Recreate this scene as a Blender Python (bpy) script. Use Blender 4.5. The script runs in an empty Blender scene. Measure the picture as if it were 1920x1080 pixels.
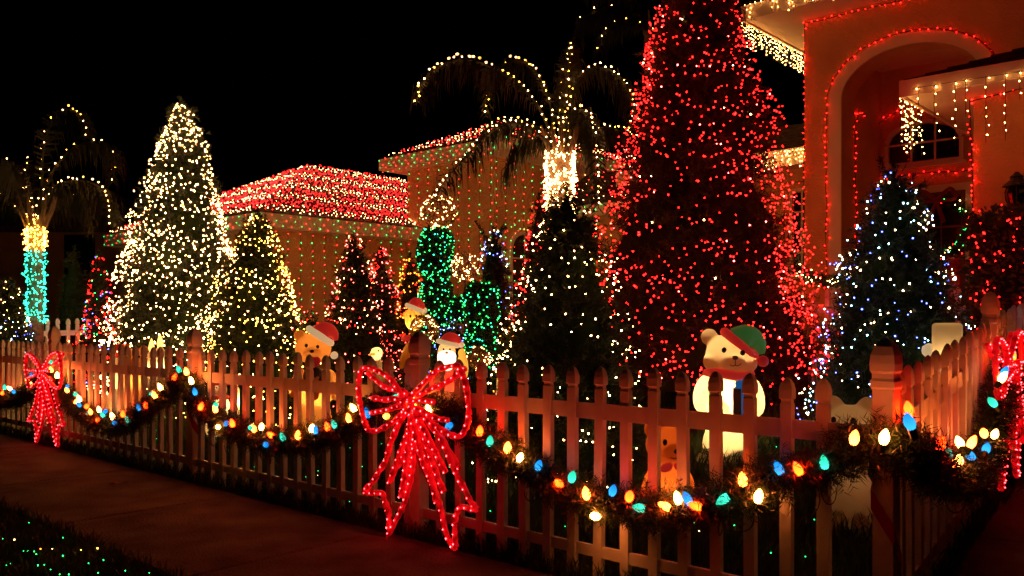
import bpy, bmesh, math
import numpy as np
from mathutils import Vector, Matrix

scn = bpy.context.scene
COL = scn.collection
rng = np.random.default_rng(11)
F = 1630.0            # focal length in pixels of a 1920 wide frame
HOR = 598.0           # row of the horizon
CAMH = 1.16

# ------------------------------------------------------------------ camera
cam = bpy.data.cameras.new("camera")
cam.sensor_width = 36.0
cam.lens = F / 1920 * 36.0
cam.shift_y = (HOR - 540) / 1920
cam.clip_start = 0.05
cam.clip_end = 2000
camo = bpy.data.objects.new("camera", cam)
COL.objects.link(camo)
camo.location = (0, 0, CAMH)
camo.rotation_euler = (math.radians(90), 0, 0)
scn.camera = camo

# ------------------------------------------------------------------ night sky, faint moonlight
world = bpy.data.worlds.new("World")
scn.world = world
world.use_nodes = True
nt = world.node_tree
sky = nt.nodes.new("ShaderNodeTexSky")
sky.sky_type = 'NISHITA'
sky.sun_disc = False
sky.sun_elevation = math.radians(-7.0)
sky.sun_rotation = math.radians(200)
bg = nt.nodes["Background"]
bg.inputs[1].default_value = 0.01
nt.links.new(sky.outputs[0], bg.inputs[0])
moon = bpy.data.lights.new("moon", 'SUN')
moon.energy = 0.0015
moon.angle = math.radians(0.5)
moon.color = (1, .9, .8)
mo = bpy.data.objects.new("moon", moon)
COL.objects.link(mo)
mo.rotation_euler = (math.radians(40), 0, math.radians(-30))

scn.view_settings.view_transform = 'Standard'
scn.view_settings.look = 'None'
scn.view_settings.exposure = 0.0
scn.view_settings.gamma = 1.0
scn.view_settings.use_curve_mapping = False
cy = scn.cycles
cy.use_light_tree = True
cy.max_bounces = 5
cy.diffuse_bounces = 3
cy.glossy_bounces = 2
cy.transmission_bounces = 3
cy.transparent_max_bounces = 6
cy.sample_clamp_indirect = 2.0
cy.caustics_reflective = False
cy.caustics_refractive = False
cy.use_denoising = True
try:
    cy.denoiser = 'OPENIMAGEDENOISE'
except Exception:
    pass
scn.render.filter_size = 2.6

# ------------------------------------------------------------------ frame of the place
C0 = np.array([1.30, 3.02])        # fence corner on the ground
AX = np.array([.7413, -.6712])     # a: along the front fence towards the right
BX = np.array([.6712, .7413])      # b: from the front fence towards the house
WX = np.array([.605, .796])        # direction of the side fence


def gb_z(b):
    return .10 * np.clip(b, 0, 3) + .055 * np.clip(b - 3, 0, 10)


def gz(X, Y):
    b = (X - C0[0]) * BX[0] + (Y - C0[1]) * BX[1]
    return gb_z(b)


def W(a, b, z):
    p = C0 + AX * a + BX * b
    return np.array([p[0], p[1], z])


def ray(x, y, Y):
    return np.array([(x - 960) / F * Y, Y, CAMH + (HOR - y) * Y / F])


def ab(p):
    d = np.array(p[:2]) - C0
    return float(d @ AX), float(d @ BX)


def at_b(x, y, b):
    t = (x - 960) / F
    Y = (b + C0 @ BX) / (BX[0] * t + BX[1])
    return ray(x, y, Y)


def at_a(x, y, a):
    t = (x - 960) / F
    Y = (a + C0 @ AX) / (AX[0] * t + AX[1])
    return ray(x, y, Y)


def on_side(x, y, off=0.0):
    """point of the picture on the side fence's plane, pushed out by off"""
    n = np.array([WX[1], -WX[0]])
    t = (x - 960) / F
    Y = (C0 @ n + off) / (t * n[0] + n[1])
    return ray(x, y, Y)


def ground(x, Y):
    X = (x - 960) / F * Y
    return np.array([X, Y, float(gz(X, Y))])


# ------------------------------------------------------------------ objects and meshes
def thing(name, label=None, cat=None, loc=(0, 0, 0), group=None, rz=0.0):
    o = bpy.data.objects.new(name, None)
    o.empty_display_size = .1
    COL.objects.link(o)
    o.location = [float(v) for v in loc]
    o.rotation_euler = (0, 0, rz)
    tag(o, label, cat, group)
    return o


def tag(o, label=None, cat=None, group=None, kind=None):
    if label: o["label"] = label
    if cat: o["category"] = cat
    if group: o["group"] = group
    if kind: o["kind"] = kind
    return o


def world_of(o):
    m = Matrix.LocRotScale(o.location, o.rotation_euler, o.scale)
    if o.parent is not None:
        m = world_of(o.parent) @ o.matrix_parent_inverse @ m
    return m


def place(o, parent, local=False):
    """parts are modelled in world coordinates unless local"""
    if parent is not None:
        o.parent = parent
        if not local:
            o.matrix_parent_inverse = world_of(parent).inverted()
    return o


def np_mesh(name, V, Fc, mats, midx=None, smooth=False):
    V = np.ascontiguousarray(V, dtype=np.float32)
    Fc = np.ascontiguousarray(Fc, dtype=np.int32)
    me = bpy.data.meshes.new(name)
    n, m, k = len(V), len(Fc), Fc.shape[1]
    me.vertices.add(n)
    me.vertices.foreach_set('co', V.ravel())
    me.loops.add(m * k)
    me.loops.foreach_set('vertex_index', Fc.ravel())
    me.polygons.add(m)
    me.polygons.foreach_set('loop_start', np.arange(0, m * k, k, dtype=np.int32))
    for mt in (mats if isinstance(mats, (list, tuple)) else [mats]):
        me.materials.append(mt)
    if midx is not None:
        me.polygons.foreach_set('material_index', np.ascontiguousarray(midx, dtype=np.int32))
    if smooth:
        me.polygons.foreach_set('use_smooth', np.ones(m, dtype=bool))
    me.update(calc_edges=True)
    return me


def part(name, me, parent=None, kind=None, label=None, local=False):
    o = bpy.data.objects.new(name, me)
    COL.objects.link(o)
    place(o, parent, local)
    if kind: o["kind"] = kind
    if label: o["label"] = label
    return o


class MB:
    def __init__(s):
        s.v = []; s.f = []; s.m = []

    def quad(s, pts, mi=0):
        i = len(s.v)
        s.v += [tuple(map(float, p)) for p in pts]
        s.f.append(tuple(range(i, i + len(pts)))); s.m.append(mi)

    def box8(s, P, mi=0):
        """P: 4 bottom then 4 top corners, both counter-clockwise seen from above"""
        i = len(s.v)
        s.v += [tuple(map(float, p)) for p in P]
        for q in ((3, 2, 1, 0), (4, 5, 6, 7), (0, 1, 5, 4), (1, 2, 6, 5), (2, 3, 7, 6), (3, 0, 4, 7)):
            s.f.append(tuple(i + k for k in q)); s.m.append(mi)

    def abox(s, a0, a1, b0, b1, z0, z1, mi=0):
        P = [W(a, b, z) for z in (z0, z1) for a, b in ((a0, b0), (a1, b0), (a1, b1), (a0, b1))]
        s.box8(P, mi)

    def box(s, x0, x1, y0, y1, z0, z1, mi=0):
        s.box8([(x, y, z) for z in (z0, z1) for x, y in ((x0, y0), (x1, y0), (x1, y1), (x0, y1))], mi)

    def tube(s, pts, r, k=6, mi=0, caps=True):
        pts = [np.array(p, float) for p in pts]
        n = len(pts)
        rr = r if hasattr(r, '__len__') else [r] * n
        i0 = len(s.v)
        up = np.array([0.013, 0.021, 1.0])
        for i, p in enumerate(pts):
            d = pts[min(i + 1, n - 1)] - pts[max(i - 1, 0)]
            d = d / (np.linalg.norm(d) + 1e-9)
            u = np.cross(d, up)
            if np.linalg.norm(u) < .05:
                u = np.cross(d, np.array([1.0, 0, 0]))
            u /= np.linalg.norm(u)
            w = np.cross(u, d)
            for j in range(k):
                t = 2 * math.pi * j / k
                s.v.append(tuple(p + rr[i] * (u * math.cos(t) + w * math.sin(t))))
        for i in range(n - 1):
            for j in range(k):
                a = i0 + i * k + j; b = i0 + i * k + (j + 1) % k
                s.f.append((a, b, b + k, a + k)); s.m.append(mi)
        if caps:
            s.f.append(tuple(i0 + j for j in reversed(range(k)))); s.m.append(mi)
            s.f.append(tuple(i0 + (n - 1) * k + j for j in range(k))); s.m.append(mi)

    def lathe(s, prof, c, k=12, mi=0, sy=1.0):
        i0 = len(s.v)
        for r, z in prof:
            for j in range(k):
                t = 2 * math.pi * j / k
                s.v.append((c[0] + r * math.cos(t), c[1] + sy * r * math.sin(t), c[2] + z))
        n = len(prof)
        for i in range(n - 1):
            for j in range(k):
                a = i0 + i * k + j; b = i0 + i * k + (j + 1) % k
                s.f.append((a, b, b + k, a + k)); s.m.append(mi)
        s.f.append(tuple(i0 + j for j in reversed(range(k)))); s.m.append(mi)
        s.f.append(tuple(i0 + (n - 1) * k + j for j in range(k))); s.m.append(mi)

    def mesh(s, name, mats, smooth=False):
        me = bpy.data.meshes.new(name)
        me.from_pydata(s.v, [], s.f)
        for mt in (mats if isinstance(mats, (list, tuple)) else [mats]):
            me.materials.append(mt)
        me.polygons.foreach_set('material_index', np.array(s.m, dtype=np.int32))
        if smooth:
            me.polygons.foreach_set('use_smooth', np.ones(len(s.f), dtype=bool))
        me.update()
        return me

    def build(s, name, mats, parent=None, smooth=False, kind=None, label=None, local=False):
        return part(name, s.mesh(name, mats, smooth), parent, kind, label, local)


# ------------------------------------------------------------------ materials
def new_mat(name):
    m = bpy.data.materials.new(name)
    m.use_nodes = True
    n = m.node_tree
    for x in list(n.nodes):
        n.nodes.remove(x)
    out = n.nodes.new("ShaderNodeOutputMaterial")
    return m, n, out


def surf(name, c, rough=.6, var=.15, scale=8.0, bump=0.0, bscale=60.0, spec=.3, c2=None):
    """coloured surface with a noise in its colour and relief"""
    m, n, out = new_mat(name)
    p = n.nodes.new("ShaderNodeBsdfPrincipled")
    p.inputs["Roughness"].default_value = rough
    p.inputs["Specular IOR Level"].default_value = spec
    tc = n.nodes.new("ShaderNodeTexCoord")
    no = n.nodes.new("ShaderNodeTexNoise")
    no.inputs["Scale"].default_value = scale
    no.inputs["Detail"].default_value = 6
    n.links.new(tc.outputs["Object"], no.inputs["Vector"])
    ra = n.nodes.new("ShaderNodeValToRGB")
    ra.color_ramp.elements[0].position = .3
    ra.color_ramp.elements[1].position = .7
    lo = [x * (1 - var) for x in c]
    hi = [min(1, x * (1 + var)) for x in (c2 or c)]
    ra.color_ramp.elements[0].color = (*lo, 1)
    ra.color_ramp.elements[1].color = (*hi, 1)
    n.links.new(no.outputs["Fac"], ra.inputs["Fac"])
    n.links.new(ra.outputs["Color"], p.inputs["Base Color"])
    if bump:
        n2 = n.nodes.new("ShaderNodeTexNoise")
        n2.inputs["Scale"].default_value = bscale
        n2.inputs["Detail"].default_value = 4
        n.links.new(tc.outputs["Object"], n2.inputs["Vector"])
        bp = n.nodes.new("ShaderNodeBump")
        bp.inputs["Strength"].default_value = bump
        bp.inputs["Distance"].default_value = .02
        n.links.new(n2.outputs["Fac"], bp.inputs["Height"])
        n.links.new(bp.outputs["Normal"], p.inputs["Normal"])
    n.links.new(p.outputs[0], out.inputs[0])
    return m


def emit(name, c, e):
    m, n, out = new_mat(name)
    em = n.nodes.new("ShaderNodeEmission")
    em.inputs[0].default_value = (*c, 1)
    em.inputs[1].default_value = e
    n.links.new(em.outputs[0], out.inputs[0])
    return m


def shell(name, c, trans=.65, rough=.35, glow=0.0):
    """thin blow moulded plastic that lets the light of a bulb inside through"""
    m, n, out = new_mat(name)
    tc = n.nodes.new("ShaderNodeTexCoord")
    no = n.nodes.new("ShaderNodeTexNoise")
    no.inputs["Scale"].default_value = 7
    n.links.new(tc.outputs["Object"], no.inputs["Vector"])
    ra = n.nodes.new("ShaderNodeValToRGB")
    ra.color_ramp.elements[0].color = (*[x * .88 for x in c], 1)
    ra.color_ramp.elements[1].color = (*[min(1, x * 1.08) for x in c], 1)
    n.links.new(no.outputs["Fac"], ra.inputs["Fac"])
    p = n.nodes.new("ShaderNodeBsdfPrincipled")
    p.inputs["Roughness"].default_value = rough
    t = n.nodes.new("ShaderNodeBsdfTranslucent")
    mx = n.nodes.new("ShaderNodeMixShader")
    mx.inputs[0].default_value = trans
    n.links.new(ra.outputs["Color"], p.inputs["Base Color"])
    n.links.new(ra.outputs["Color"], t.inputs["Color"])
    if glow:
        n.links.new(ra.outputs["Color"], p.inputs["Emission Color"])
        p.inputs["Emission Strength"].default_value = glow / max(.05, 1 - trans)
    n.links.new(p.outputs[0], mx.inputs[1])
    n.links.new(t.outputs[0], mx.inputs[2])
    n.links.new(mx.outputs[0], out.inputs[0])
    return m


def paint(name, c, glow):
    """painted plastic of a lit figure: own emission stands in for bulb light coming through"""
    m, n, out = new_mat(name)
    p = n.nodes.new("ShaderNodeBsdfPrincipled")
    p.inputs["Base Color"].default_value = (*c, 1)
    p.inputs["Roughness"].default_value = .4
    p.inputs["Emission Color"].default_value = (*c, 1)
    p.inputs["Emission Strength"].default_value = glow
    n.links.new(p.outputs[0], out.inputs[0])
    return m


def leafy(name, c, c2, rough=.55, trans=.15, scale=3.0):
    m, n, out = new_mat(name)
    tc = n.nodes.new("ShaderNodeTexCoord")
    no = n.nodes.new("ShaderNodeTexNoise")
    no.inputs["Scale"].default_value = scale
    no.inputs["Detail"].default_value = 5
    n.links.new(tc.outputs["Object"], no.inputs["Vector"])
    ra = n.nodes.new("ShaderNodeValToRGB")
    ra.color_ramp.elements[0].position = .35
    ra.color_ramp.elements[1].position = .65
    ra.color_ramp.elements[0].color = (*c, 1)
    ra.color_ramp.elements[1].color = (*c2, 1)
    n.links.new(no.outputs["Fac"], ra.inputs["Fac"])
    p = n.nodes.new("ShaderNodeBsdfPrincipled")
    p.inputs["Roughness"].default_value = rough
    n.links.new(ra.outputs["Color"], p.inputs["Base Color"])
    t = n.nodes.new("ShaderNodeBsdfTranslucent")
    n.links.new(ra.outputs["Color"], t.inputs["Color"])
    mx = n.nodes.new("ShaderNodeMixShader")
    mx.inputs[0].default_value = trans
    n.links.new(p.outputs[0], mx.inputs[1])
    n.links.new(t.outputs[0], mx.inputs[2])
    n.links.new(mx.outputs[0], out.inputs[0])
    return m


MINI = 1.45        # strength of all miniature bulbs
LC = {            # colour of the light of each miniature bulb
    'red':    ((1.0, .0038, .0030), 36), 'pink':  ((1.0, .06, .05), 34),
    'warm':   ((1.0, .41, .12), 42),  'yellow': ((1.0, .37, .032), 36),
    'green':  ((.02, 1.0, .14), 9),   'teal':  ((.02, .9, .45), 10),
    'blue':   ((.07, .11, 1.0), 15),   'orange': ((1.0, .16, .010), 28),
    'cool':   ((1.0, .58, .28), 34),   'ice':   ((.35, .80, 1.0), 18),
    'icicle': ((1.0, .42, .10), 42),   'dred':  ((1.0, .008, .008), 28),
    'dwarm':  ((1.0, .46, .17), 17),   'sgreen': ((.02, 1.0, .20), 6),
    'sred':   ((1.0, .030, .02), 12),
}
LM = {k: emit("light_" + k, c, e * MINI) for k, (c, e) in LC.items()}

M = dict(
    vinyl=surf("white_vinyl", (.80, .76, .70), .42, .13, 7.0, .12, 40, .45),
    stucco=surf("stucco", (.62, .35, .16), .92, .14, 1.6, .9, 38, .15),
    trim=surf("cream_trim", (.74, .62, .46), .6, .05, 4.0, .1, 40),
    shingle=surf("shingle", (.09, .07, .06), .9, .35, 9.0, .6, 60, .1),
    soffit=surf("soffit", (.70, .60, .45), .7, .05, 4.0),
    glass=surf("dark_glass", (.012, .010, .010), .08, .2, 1.0, 0, 1, .6),
    dark=surf("dark_metal", (.02, .018, .016), .45, .2, 12),
    wire=surf("green_wire", (.012, .022, .012), .5, .2, 12),
    concrete=surf("concrete", (.115, .094, .080), .92, .35, 3.5, .9, 70, .2, (.14, .115, .098)),
    soil=surf("soil", (.035, .030, .020), .95, .3, 5.0, .6, 40, .1),
    asphalt=surf("asphalt", (.05, .05, .05), .9, .2, 20, .5, 120),
    bark=surf("bark", (.085, .055, .035), .9, .3, 14, .8, 40, .1),
    palmbark=surf("palm_bark", (.17, .13, .09), .9, .25, 12, .8, 30, .1),
    needle=leafy("needles", (.009, .021, .006), (.024, .045, .012)),
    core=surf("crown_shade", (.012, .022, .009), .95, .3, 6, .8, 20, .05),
    garland=leafy("garland_needles", (.010, .032, .009), (.034, .062, .018), .4, .12, 9),
    box=leafy("box_leaves", (.022, .055, .018), (.05, .11, .03)),
    palm=leafy("palm_leaves", (.007, .012, .004), (.017, .022, .007), .6),
    grass=leafy("grass", (.020, .050, .012), (.05, .09, .025), .6, .2, 2.0),
    twig=surf("grapevine", (.22, .13, .06), .8, .25, 20),
    ribbon=surf("red_ribbon", (.50, .02, .02), .35, .1, 9),
    rope=None, burgundy=surf("burgundy", (.22, .02, .02), .5, .2, 5),
    doorwood=surf("door_wood", (.16, .05, .03), .5, .25, 6),
    bulbcap=surf("socket", (.015, .03, .016), .5, .1, 10),
)

# rope light of the bows: red plastic tube, bulb glow put in as its own patchy emission
m_, n_, o_ = new_mat("red_rope")
p_ = n_.nodes.new("ShaderNodeBsdfPrincipled")
p_.inputs["Base Color"].default_value = (.6, .008, .012, 1)
p_.inputs["Roughness"].default_value = .35
no_ = n_.nodes.new("ShaderNodeTexNoise"); no_.inputs["Scale"].default_value = 26
tc_ = n_.nodes.new("ShaderNodeTexCoord")
n_.links.new(tc_.outputs["Object"], no_.inputs["Vector"])
mr_ = n_.nodes.new("ShaderNodeMapRange")
mr_.inputs[1].default_value = .35; mr_.inputs[2].default_value = .7
mr_.inputs[3].default_value = .10; mr_.inputs[4].default_value = .8
n_.links.new(no_.outputs["Fac"], mr_.inputs[0])
p_.inputs["Emission Color"].default_value = (1, .004, .008, 1)
n_.links.new(mr_.outputs[0], p_.inputs["Emission Strength"])
n_.links.new(p_.outputs[0], o_.inputs[0])
M['rope'] = m_


def bulb_mat(name, core, edge, e0, e1):
    """big coloured bulb: strongest near the filament low in the glass"""
    m, n, out = new_mat(name)
    tc = n.nodes.new("ShaderNodeTexCoord")
    sp = n.nodes.new("ShaderNodeSeparateXYZ")
    n.links.new(tc.outputs["Generated"], sp.inputs[0])
    ra = n.nodes.new("ShaderNodeValToRGB")
    ra.color_ramp.elements[0].position = .25
    ra.color_ramp.elements[0].color = (*core, 1)
    ra.color_ramp.elements[1].position = 1.0
    ra.color_ramp.elements[1].color = (*[c * e1 / e0 for c in edge], 1)
    n.links.new(sp.outputs[2], ra.inputs[0])
    em = n.nodes.new("ShaderNodeEmission")
    em.inputs[1].default_value = e0
    n.links.new(ra.outputs[0], em.inputs[0])
    n.links.new(em.outputs[0], out.inputs[0])
    return m


BM = {
    'R': bulb_mat("bulb_red", (1, .015, .0008), (1, .012, .001), 62, 40),
    'O': bulb_mat("bulb_orange", (1, .075, .008), (1, .065, .005), 66, 46),
    'W': bulb_mat("bulb_white", (1, .22, .036), (1, .21, .032), 76, 60),
    'G': bulb_mat("bulb_green", (.06, 1, .62), (.02, .9, .50), 1.6, .8),
    'B': bulb_mat("bulb_blue", (.03, .40, 1), (.008, .26, 1), 1.7, 1.1),
}

OCT = np.array([[1, 0, 0], [-1, 0, 0], [0, 1, 0], [0, -1, 0], [0, 0, 1.25], [0, 0, -1.25]], float)
OCF = np.array([[0, 2, 4], [2, 1, 4], [1, 3, 4], [3, 0, 4], [2, 0, 5], [1, 2, 5], [3, 1, 5], [0, 3, 5]])


def bulbs(name, pts, cols, r, parent, jitter=0.0):
    """many miniature bulbs joined into one part"""
    pts = np.array(pts, float)
    n = len(pts)
    if jitter:
        pts = pts + rng.normal(0, jitter, pts.shape)
    names = sorted(set(cols))
    idx = np.array([names.index(c) for c in cols])
    rr = .60 * r * rng.uniform(.65, 1.25, n)
    ang = rng.uniform(0, math.pi, n)
    ca, sa = np.cos(ang), np.sin(ang)
    V = np.repeat(OCT[None], n, 0)
    x = V[:, :, 0] * ca[:, None] - V[:, :, 2] * sa[:, None]
    z = V[:, :, 0] * sa[:, None] + V[:, :, 2] * ca[:, None]
    V[:, :, 0], V[:, :, 2] = x, z
    V = V * rr[:, None, None] + pts[:, None, :]
    Fc = OCF[None] + (np.arange(n) * 6)[:, None, None]
    me = np_mesh(name, V.reshape(-1, 3), Fc.reshape(-1, 3), [LM[k] for k in names], np.repeat(idx, 8))
    return part(name, me, parent, kind="stuff")


def lightset(label, pts, cols, r, group=None, jitter=0.0, wires=None, name="string_lights", wr=.003):
    """one set of string lights: a thing that hangs on another thing"""
    pts = np.array(pts, float)
    base = pts[np.argmin(pts[:, 2])]
    t = thing(name, label, "string lights", base, group)
    bulbs("mini_bulbs", pts, cols, r, t, jitter)
    if wires:
        mb = MB()
        for w in wires:
            mb.tube(w, wr, 4, caps=False)
        mb.build("wire", M['wire'], t)
    return t


def resample(pts, step):
    pts = np.array(pts, float)
    d = np.r_[0, np.cumsum(np.linalg.norm(np.diff(pts, axis=0), axis=1))]
    n = max(2, int(round(d[-1] / step)) + 1)
    s = np.linspace(0, d[-1], n)
    return np.stack([np.interp(s, d, pts[:, i]) for i in range(pts.shape[1])], 1)


def smooth_line(pts, sub=6):
    """Catmull-Rom through the points"""
    P = np.array(pts, float)
    P = np.vstack([2 * P[0] - P[1], P, 2 * P[-1] - P[-2]])
    out = []
    for i in range(1, len(P) - 2):
        for t in np.linspace(0, 1, sub, endpoint=False):
            a, b, c, d = P[i - 1], P[i], P[i + 1], P[i + 2]
            out.append(.5 * (2 * b + (c - a) * t + (2 * a - 5 * b + 4 * c - d) * t * t + (3 * b - a - 3 * c + d) * t ** 3))
    out.append(P[-2])
    return np.array(out)


# ------------------------------------------------------------------ foliage
def sprigs(O, D, L, k, nl, wd, spread=.9):
    """needle sprays: k slim triangles around each stem O + t D (unit D, length L); returns V, F"""
    n = len(O)
    t = np.tile(np.linspace(.05, 1, k)[None], (n, 1)) + rng.uniform(-.05, .05, (n, k))
    base = O[:, None] + D[:, None] * (t * L[:, None])[..., None]
    rnd = rng.normal(0, 1, (n, k, 3))
    side = rnd - (rnd * D[:, None]).sum(-1, keepdims=True) * D[:, None]
    side /= np.linalg.norm(side, axis=-1, keepdims=True) + 1e-9
    dr = D[:, None] * rng.uniform(.5, 1.0, (n, k, 1)) + side * spread
    dr /= np.linalg.norm(dr, axis=-1, keepdims=True)
    ln = nl * rng.uniform(.7, 1.25, (n, k, 1))
    wv = np.cross(dr, rng.normal(0, 1, (n, k, 3)))
    wv /= np.linalg.norm(wv, axis=-1, keepdims=True) + 1e-9
    tip = base + dr * ln
    V = np.stack([base - wv * wd, base + wv * wd, tip], 2).reshape(-1, 3)
    Fc = np.arange(len(V)).reshape(-1, 3)
    return V, Fc


def join(*vf):
    Vs, Fs, o = [], [], 0
    for V, Fc in vf:
        Vs.append(V); Fs.append(Fc + o); o += len(V)
    return np.vstack(Vs), np.vstack(Fs)


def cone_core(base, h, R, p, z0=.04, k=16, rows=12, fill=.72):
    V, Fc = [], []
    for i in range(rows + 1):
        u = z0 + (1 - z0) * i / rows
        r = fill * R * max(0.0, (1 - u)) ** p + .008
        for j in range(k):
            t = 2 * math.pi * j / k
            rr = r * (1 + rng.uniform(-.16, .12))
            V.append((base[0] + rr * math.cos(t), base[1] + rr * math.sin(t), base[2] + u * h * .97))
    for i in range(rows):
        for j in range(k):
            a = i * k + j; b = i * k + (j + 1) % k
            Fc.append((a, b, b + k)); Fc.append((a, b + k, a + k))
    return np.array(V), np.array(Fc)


def lumpy(th, u, ph):
    return 1 + .09 * np.sin(3 * th + 7 * u + ph) + .07 * np.sin(5 * th - 13 * u + 2 * ph) + .05 * np.sin(2 * th + 31 * u + ph)


def conifer(name, label, base, h, R, p=.8, n=4000, sl=.12, nl=.05, wd=.0035, k=9, lights=None,
            lr=.010, light_label=None, group=None, up=.25, spikes=(), lz=(.05, .99), shaggy=.12):
    base = np.array(base, float)
    t = thing(name, label, "tree", base, group)
    mb = MB()
    mb.tube([base + (0, 0, -.05), base + (0, 0, h * .5), base + (0, 0, h * .98)], [h * .028, h * .018, .006], 8)
    mb.build("trunk", M['bark'], t)
    # boughs: each one carries sprays from its middle to its tip
    nb = max(60, n // 16)
    u = 1 - rng.uniform(0, 1, nb) ** .62 * (1 - .02)
    u = np.clip(u, .02, .985)
    th = np.arange(nb) * 2.39996 + rng.uniform(-.3, .3, nb)
    ph = rng.uniform(0, 6.28)
    lng = .76 * R * (1 - u) ** p * lumpy(th, u, ph) * rng.uniform(1 - shaggy, 1 + shaggy, nb) + .01
    per = n // nb
    f = rng.uniform(.45, 1.0, (nb, per)) ** .7
    dirh = np.stack([np.cos(th), np.sin(th), np.zeros(nb)], 1)
    tl = (up + rng.uniform(-.12, .12, nb))
    O = base + dirh[:, None] * (lng[:, None] * f)[..., None]
    O[..., 2] += (u * h)[:, None] + (f - .7) * (lng * tl)[:, None] * .6
    O = O.reshape(-1, 3) + rng.normal(0, .022 + R * .018, (nb * per, 3))
    D = np.repeat(dirh, per, 0) * 1.0 + rng.normal(0, .45, (nb * per, 3))
    D[:, 2] += up * 1.6
    D /= np.linalg.norm(D, axis=1, keepdims=True)
    L = sl * rng.uniform(.6, 1.25, nb * per) * np.repeat(np.clip(.3 + 1.0 * (1 - u), .3, 1.0), per)
    V1 = sprigs(O, D, L, k, nl, wd)
    # leader shoots at the top
    ex = []
    for (dx, dy, z0, z1) in spikes + ((0, 0, .88, 1.02),):
        m = 60
        zz = rng.uniform(z0, z1, m) * h
        q = (zz / h - z0) / (z1 - z0)
        O2 = base + np.stack([dx * q * h, dy * q * h, zz], 1) + rng.normal(0, .008, (m, 3))
        D2 = np.stack([rng.normal(0, .5, m) + dx, rng.normal(0, .5, m) + dy, np.full(m, 1.0)], 1)
        D2 /= np.linalg.norm(D2, axis=1, keepdims=True)
        ex.append(sprigs(O2, D2, np.full(m, sl * .35), k, nl * .6, wd))
    V, Fc = join(V1, *ex)
    part("crown", np_mesh("crown", V, Fc, M['needle']), t, kind="stuff")
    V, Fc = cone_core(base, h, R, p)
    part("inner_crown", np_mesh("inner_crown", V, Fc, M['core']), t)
    if lights:
        pts, cols = [], []
        for (cnt, palette) in lights:
            cn = [c for c, _ in palette]; pw = np.array([q for _, q in palette], float); pw /= pw.sum()
            # clumped strings: short runs of bulbs zigzagging over the crown
            left = cnt
            while left > 0:
                run = int(min(left, rng.integers(3, 9)))
                uu = 1 - rng.uniform(0, 1) ** .57 if rng.uniform() > .05 else rng.uniform(.86, 1.0)
                uu = lz[0] + (lz[1] - lz[0]) * uu
                tt = rng.uniform(0, 2 * math.pi)
                dt = rng.choice([-1, 1]) * rng.uniform(.06, .12)
                dz = rng.normal(0, .035)
                for q in range(run):
                    v = min(.995, max(.02, uu + dz * q / h + rng.normal(0, .01)))
                    r = R * (1 - v) ** p
                    a = tt + dt * q / max(.12, r)
                    r = r * rng.uniform(.84, 1.04) * lumpy(a, v, ph) + .04
                    pts.append(base + (r * math.cos(a), r * math.sin(a), v * h + rng.normal(0, .02)))
                    cols.append(rng.choice(cn, p=pw))
                left -= run
        lightset(light_label, pts, cols, lr)
    return t


def leaf_cloud(P, N, size, wd):
    """small oval leaves (two triangles) at points P pointing roughly along N"""
    n = len(P)
    d = N + rng.normal(0, .8, (n, 3))
    d /= np.linalg.norm(d, axis=1, keepdims=True)
    w = np.cross(d, rng.normal(0, 1, (n, 3)))
    w /= np.linalg.norm(w, axis=1, keepdims=True)
    s = size * rng.uniform(.7, 1.3, (n, 1))
    V = np.stack([P, P + d * s * .5 + w * wd, P + d * s, P + d * s * .5 - w * wd], 1).reshape(-1, 3)
    i = np.arange(n) * 4
    Fc = np.vstack([np.stack([i, i + 1, i + 2], 1), np.stack([i, i + 2, i + 3], 1)])
    return V, Fc


def grass_blades(P, hmin, hmax, wd=.004):
    n = len(P)
    hh = rng.uniform(hmin, hmax, n)
    an = rng.uniform(0, 2 * math.pi, n)
    w = np.stack([np.cos(an), np.sin(an), np.zeros(n)], 1) * wd
    ln = np.stack([rng.normal(0, .35, n), rng.normal(0, .35, n), np.zeros(n)], 1)
    mid = P + ln * hh[:, None] * .35 + np.array([0, 0, 1]) * hh[:, None] * .6
    tip = P + ln * hh[:, None] * 1.0 + np.array([0, 0, 1]) * hh[:, None] * .95
    V = np.stack([P - w, P + w, mid - w * .7, mid + w * .7, tip], 1).reshape(-1, 3)
    i = np.arange(n) * 5
    Fc = np.vstack([np.stack([i, i + 1, i + 3], 1), np.stack([i, i + 3, i + 2], 1), np.stack([i + 2, i + 3, i + 4], 1)])
    return V, Fc


#==SETTING==
# ------------------------------------------------------------------ ground, sidewalk
ga = np.r_[-160, -80, -50, np.arange(-30, 12.1, .7), 30, 80, 160]
gb = np.r_[-160, -60, -20, -8, np.arange(-4, 14.1, .25), 20, 40, 90, 260]
A, B = np.meshgrid(ga, gb, indexing='ij')
P = C0 + A[..., None] * AX + B[..., None] * BX
Z = gb_z(B)
V = np.concatenate([P, Z[..., None]], -1).reshape(-1, 3)
na, nb_ = len(ga), len(gb)
ii, jj = np.meshgrid(np.arange(na - 1), np.arange(nb_ - 1), indexing='ij')
i0 = (ii * nb_ + jj).ravel()
Fc = np.stack([i0, i0 + nb_, i0 + nb_ + 1, i0 + 1], 1)
g = part("ground", np_mesh("ground", V, Fc, M['soil']), kind="structure")
g["label"] = "dark sloping front yard soil under the lawn"

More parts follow.
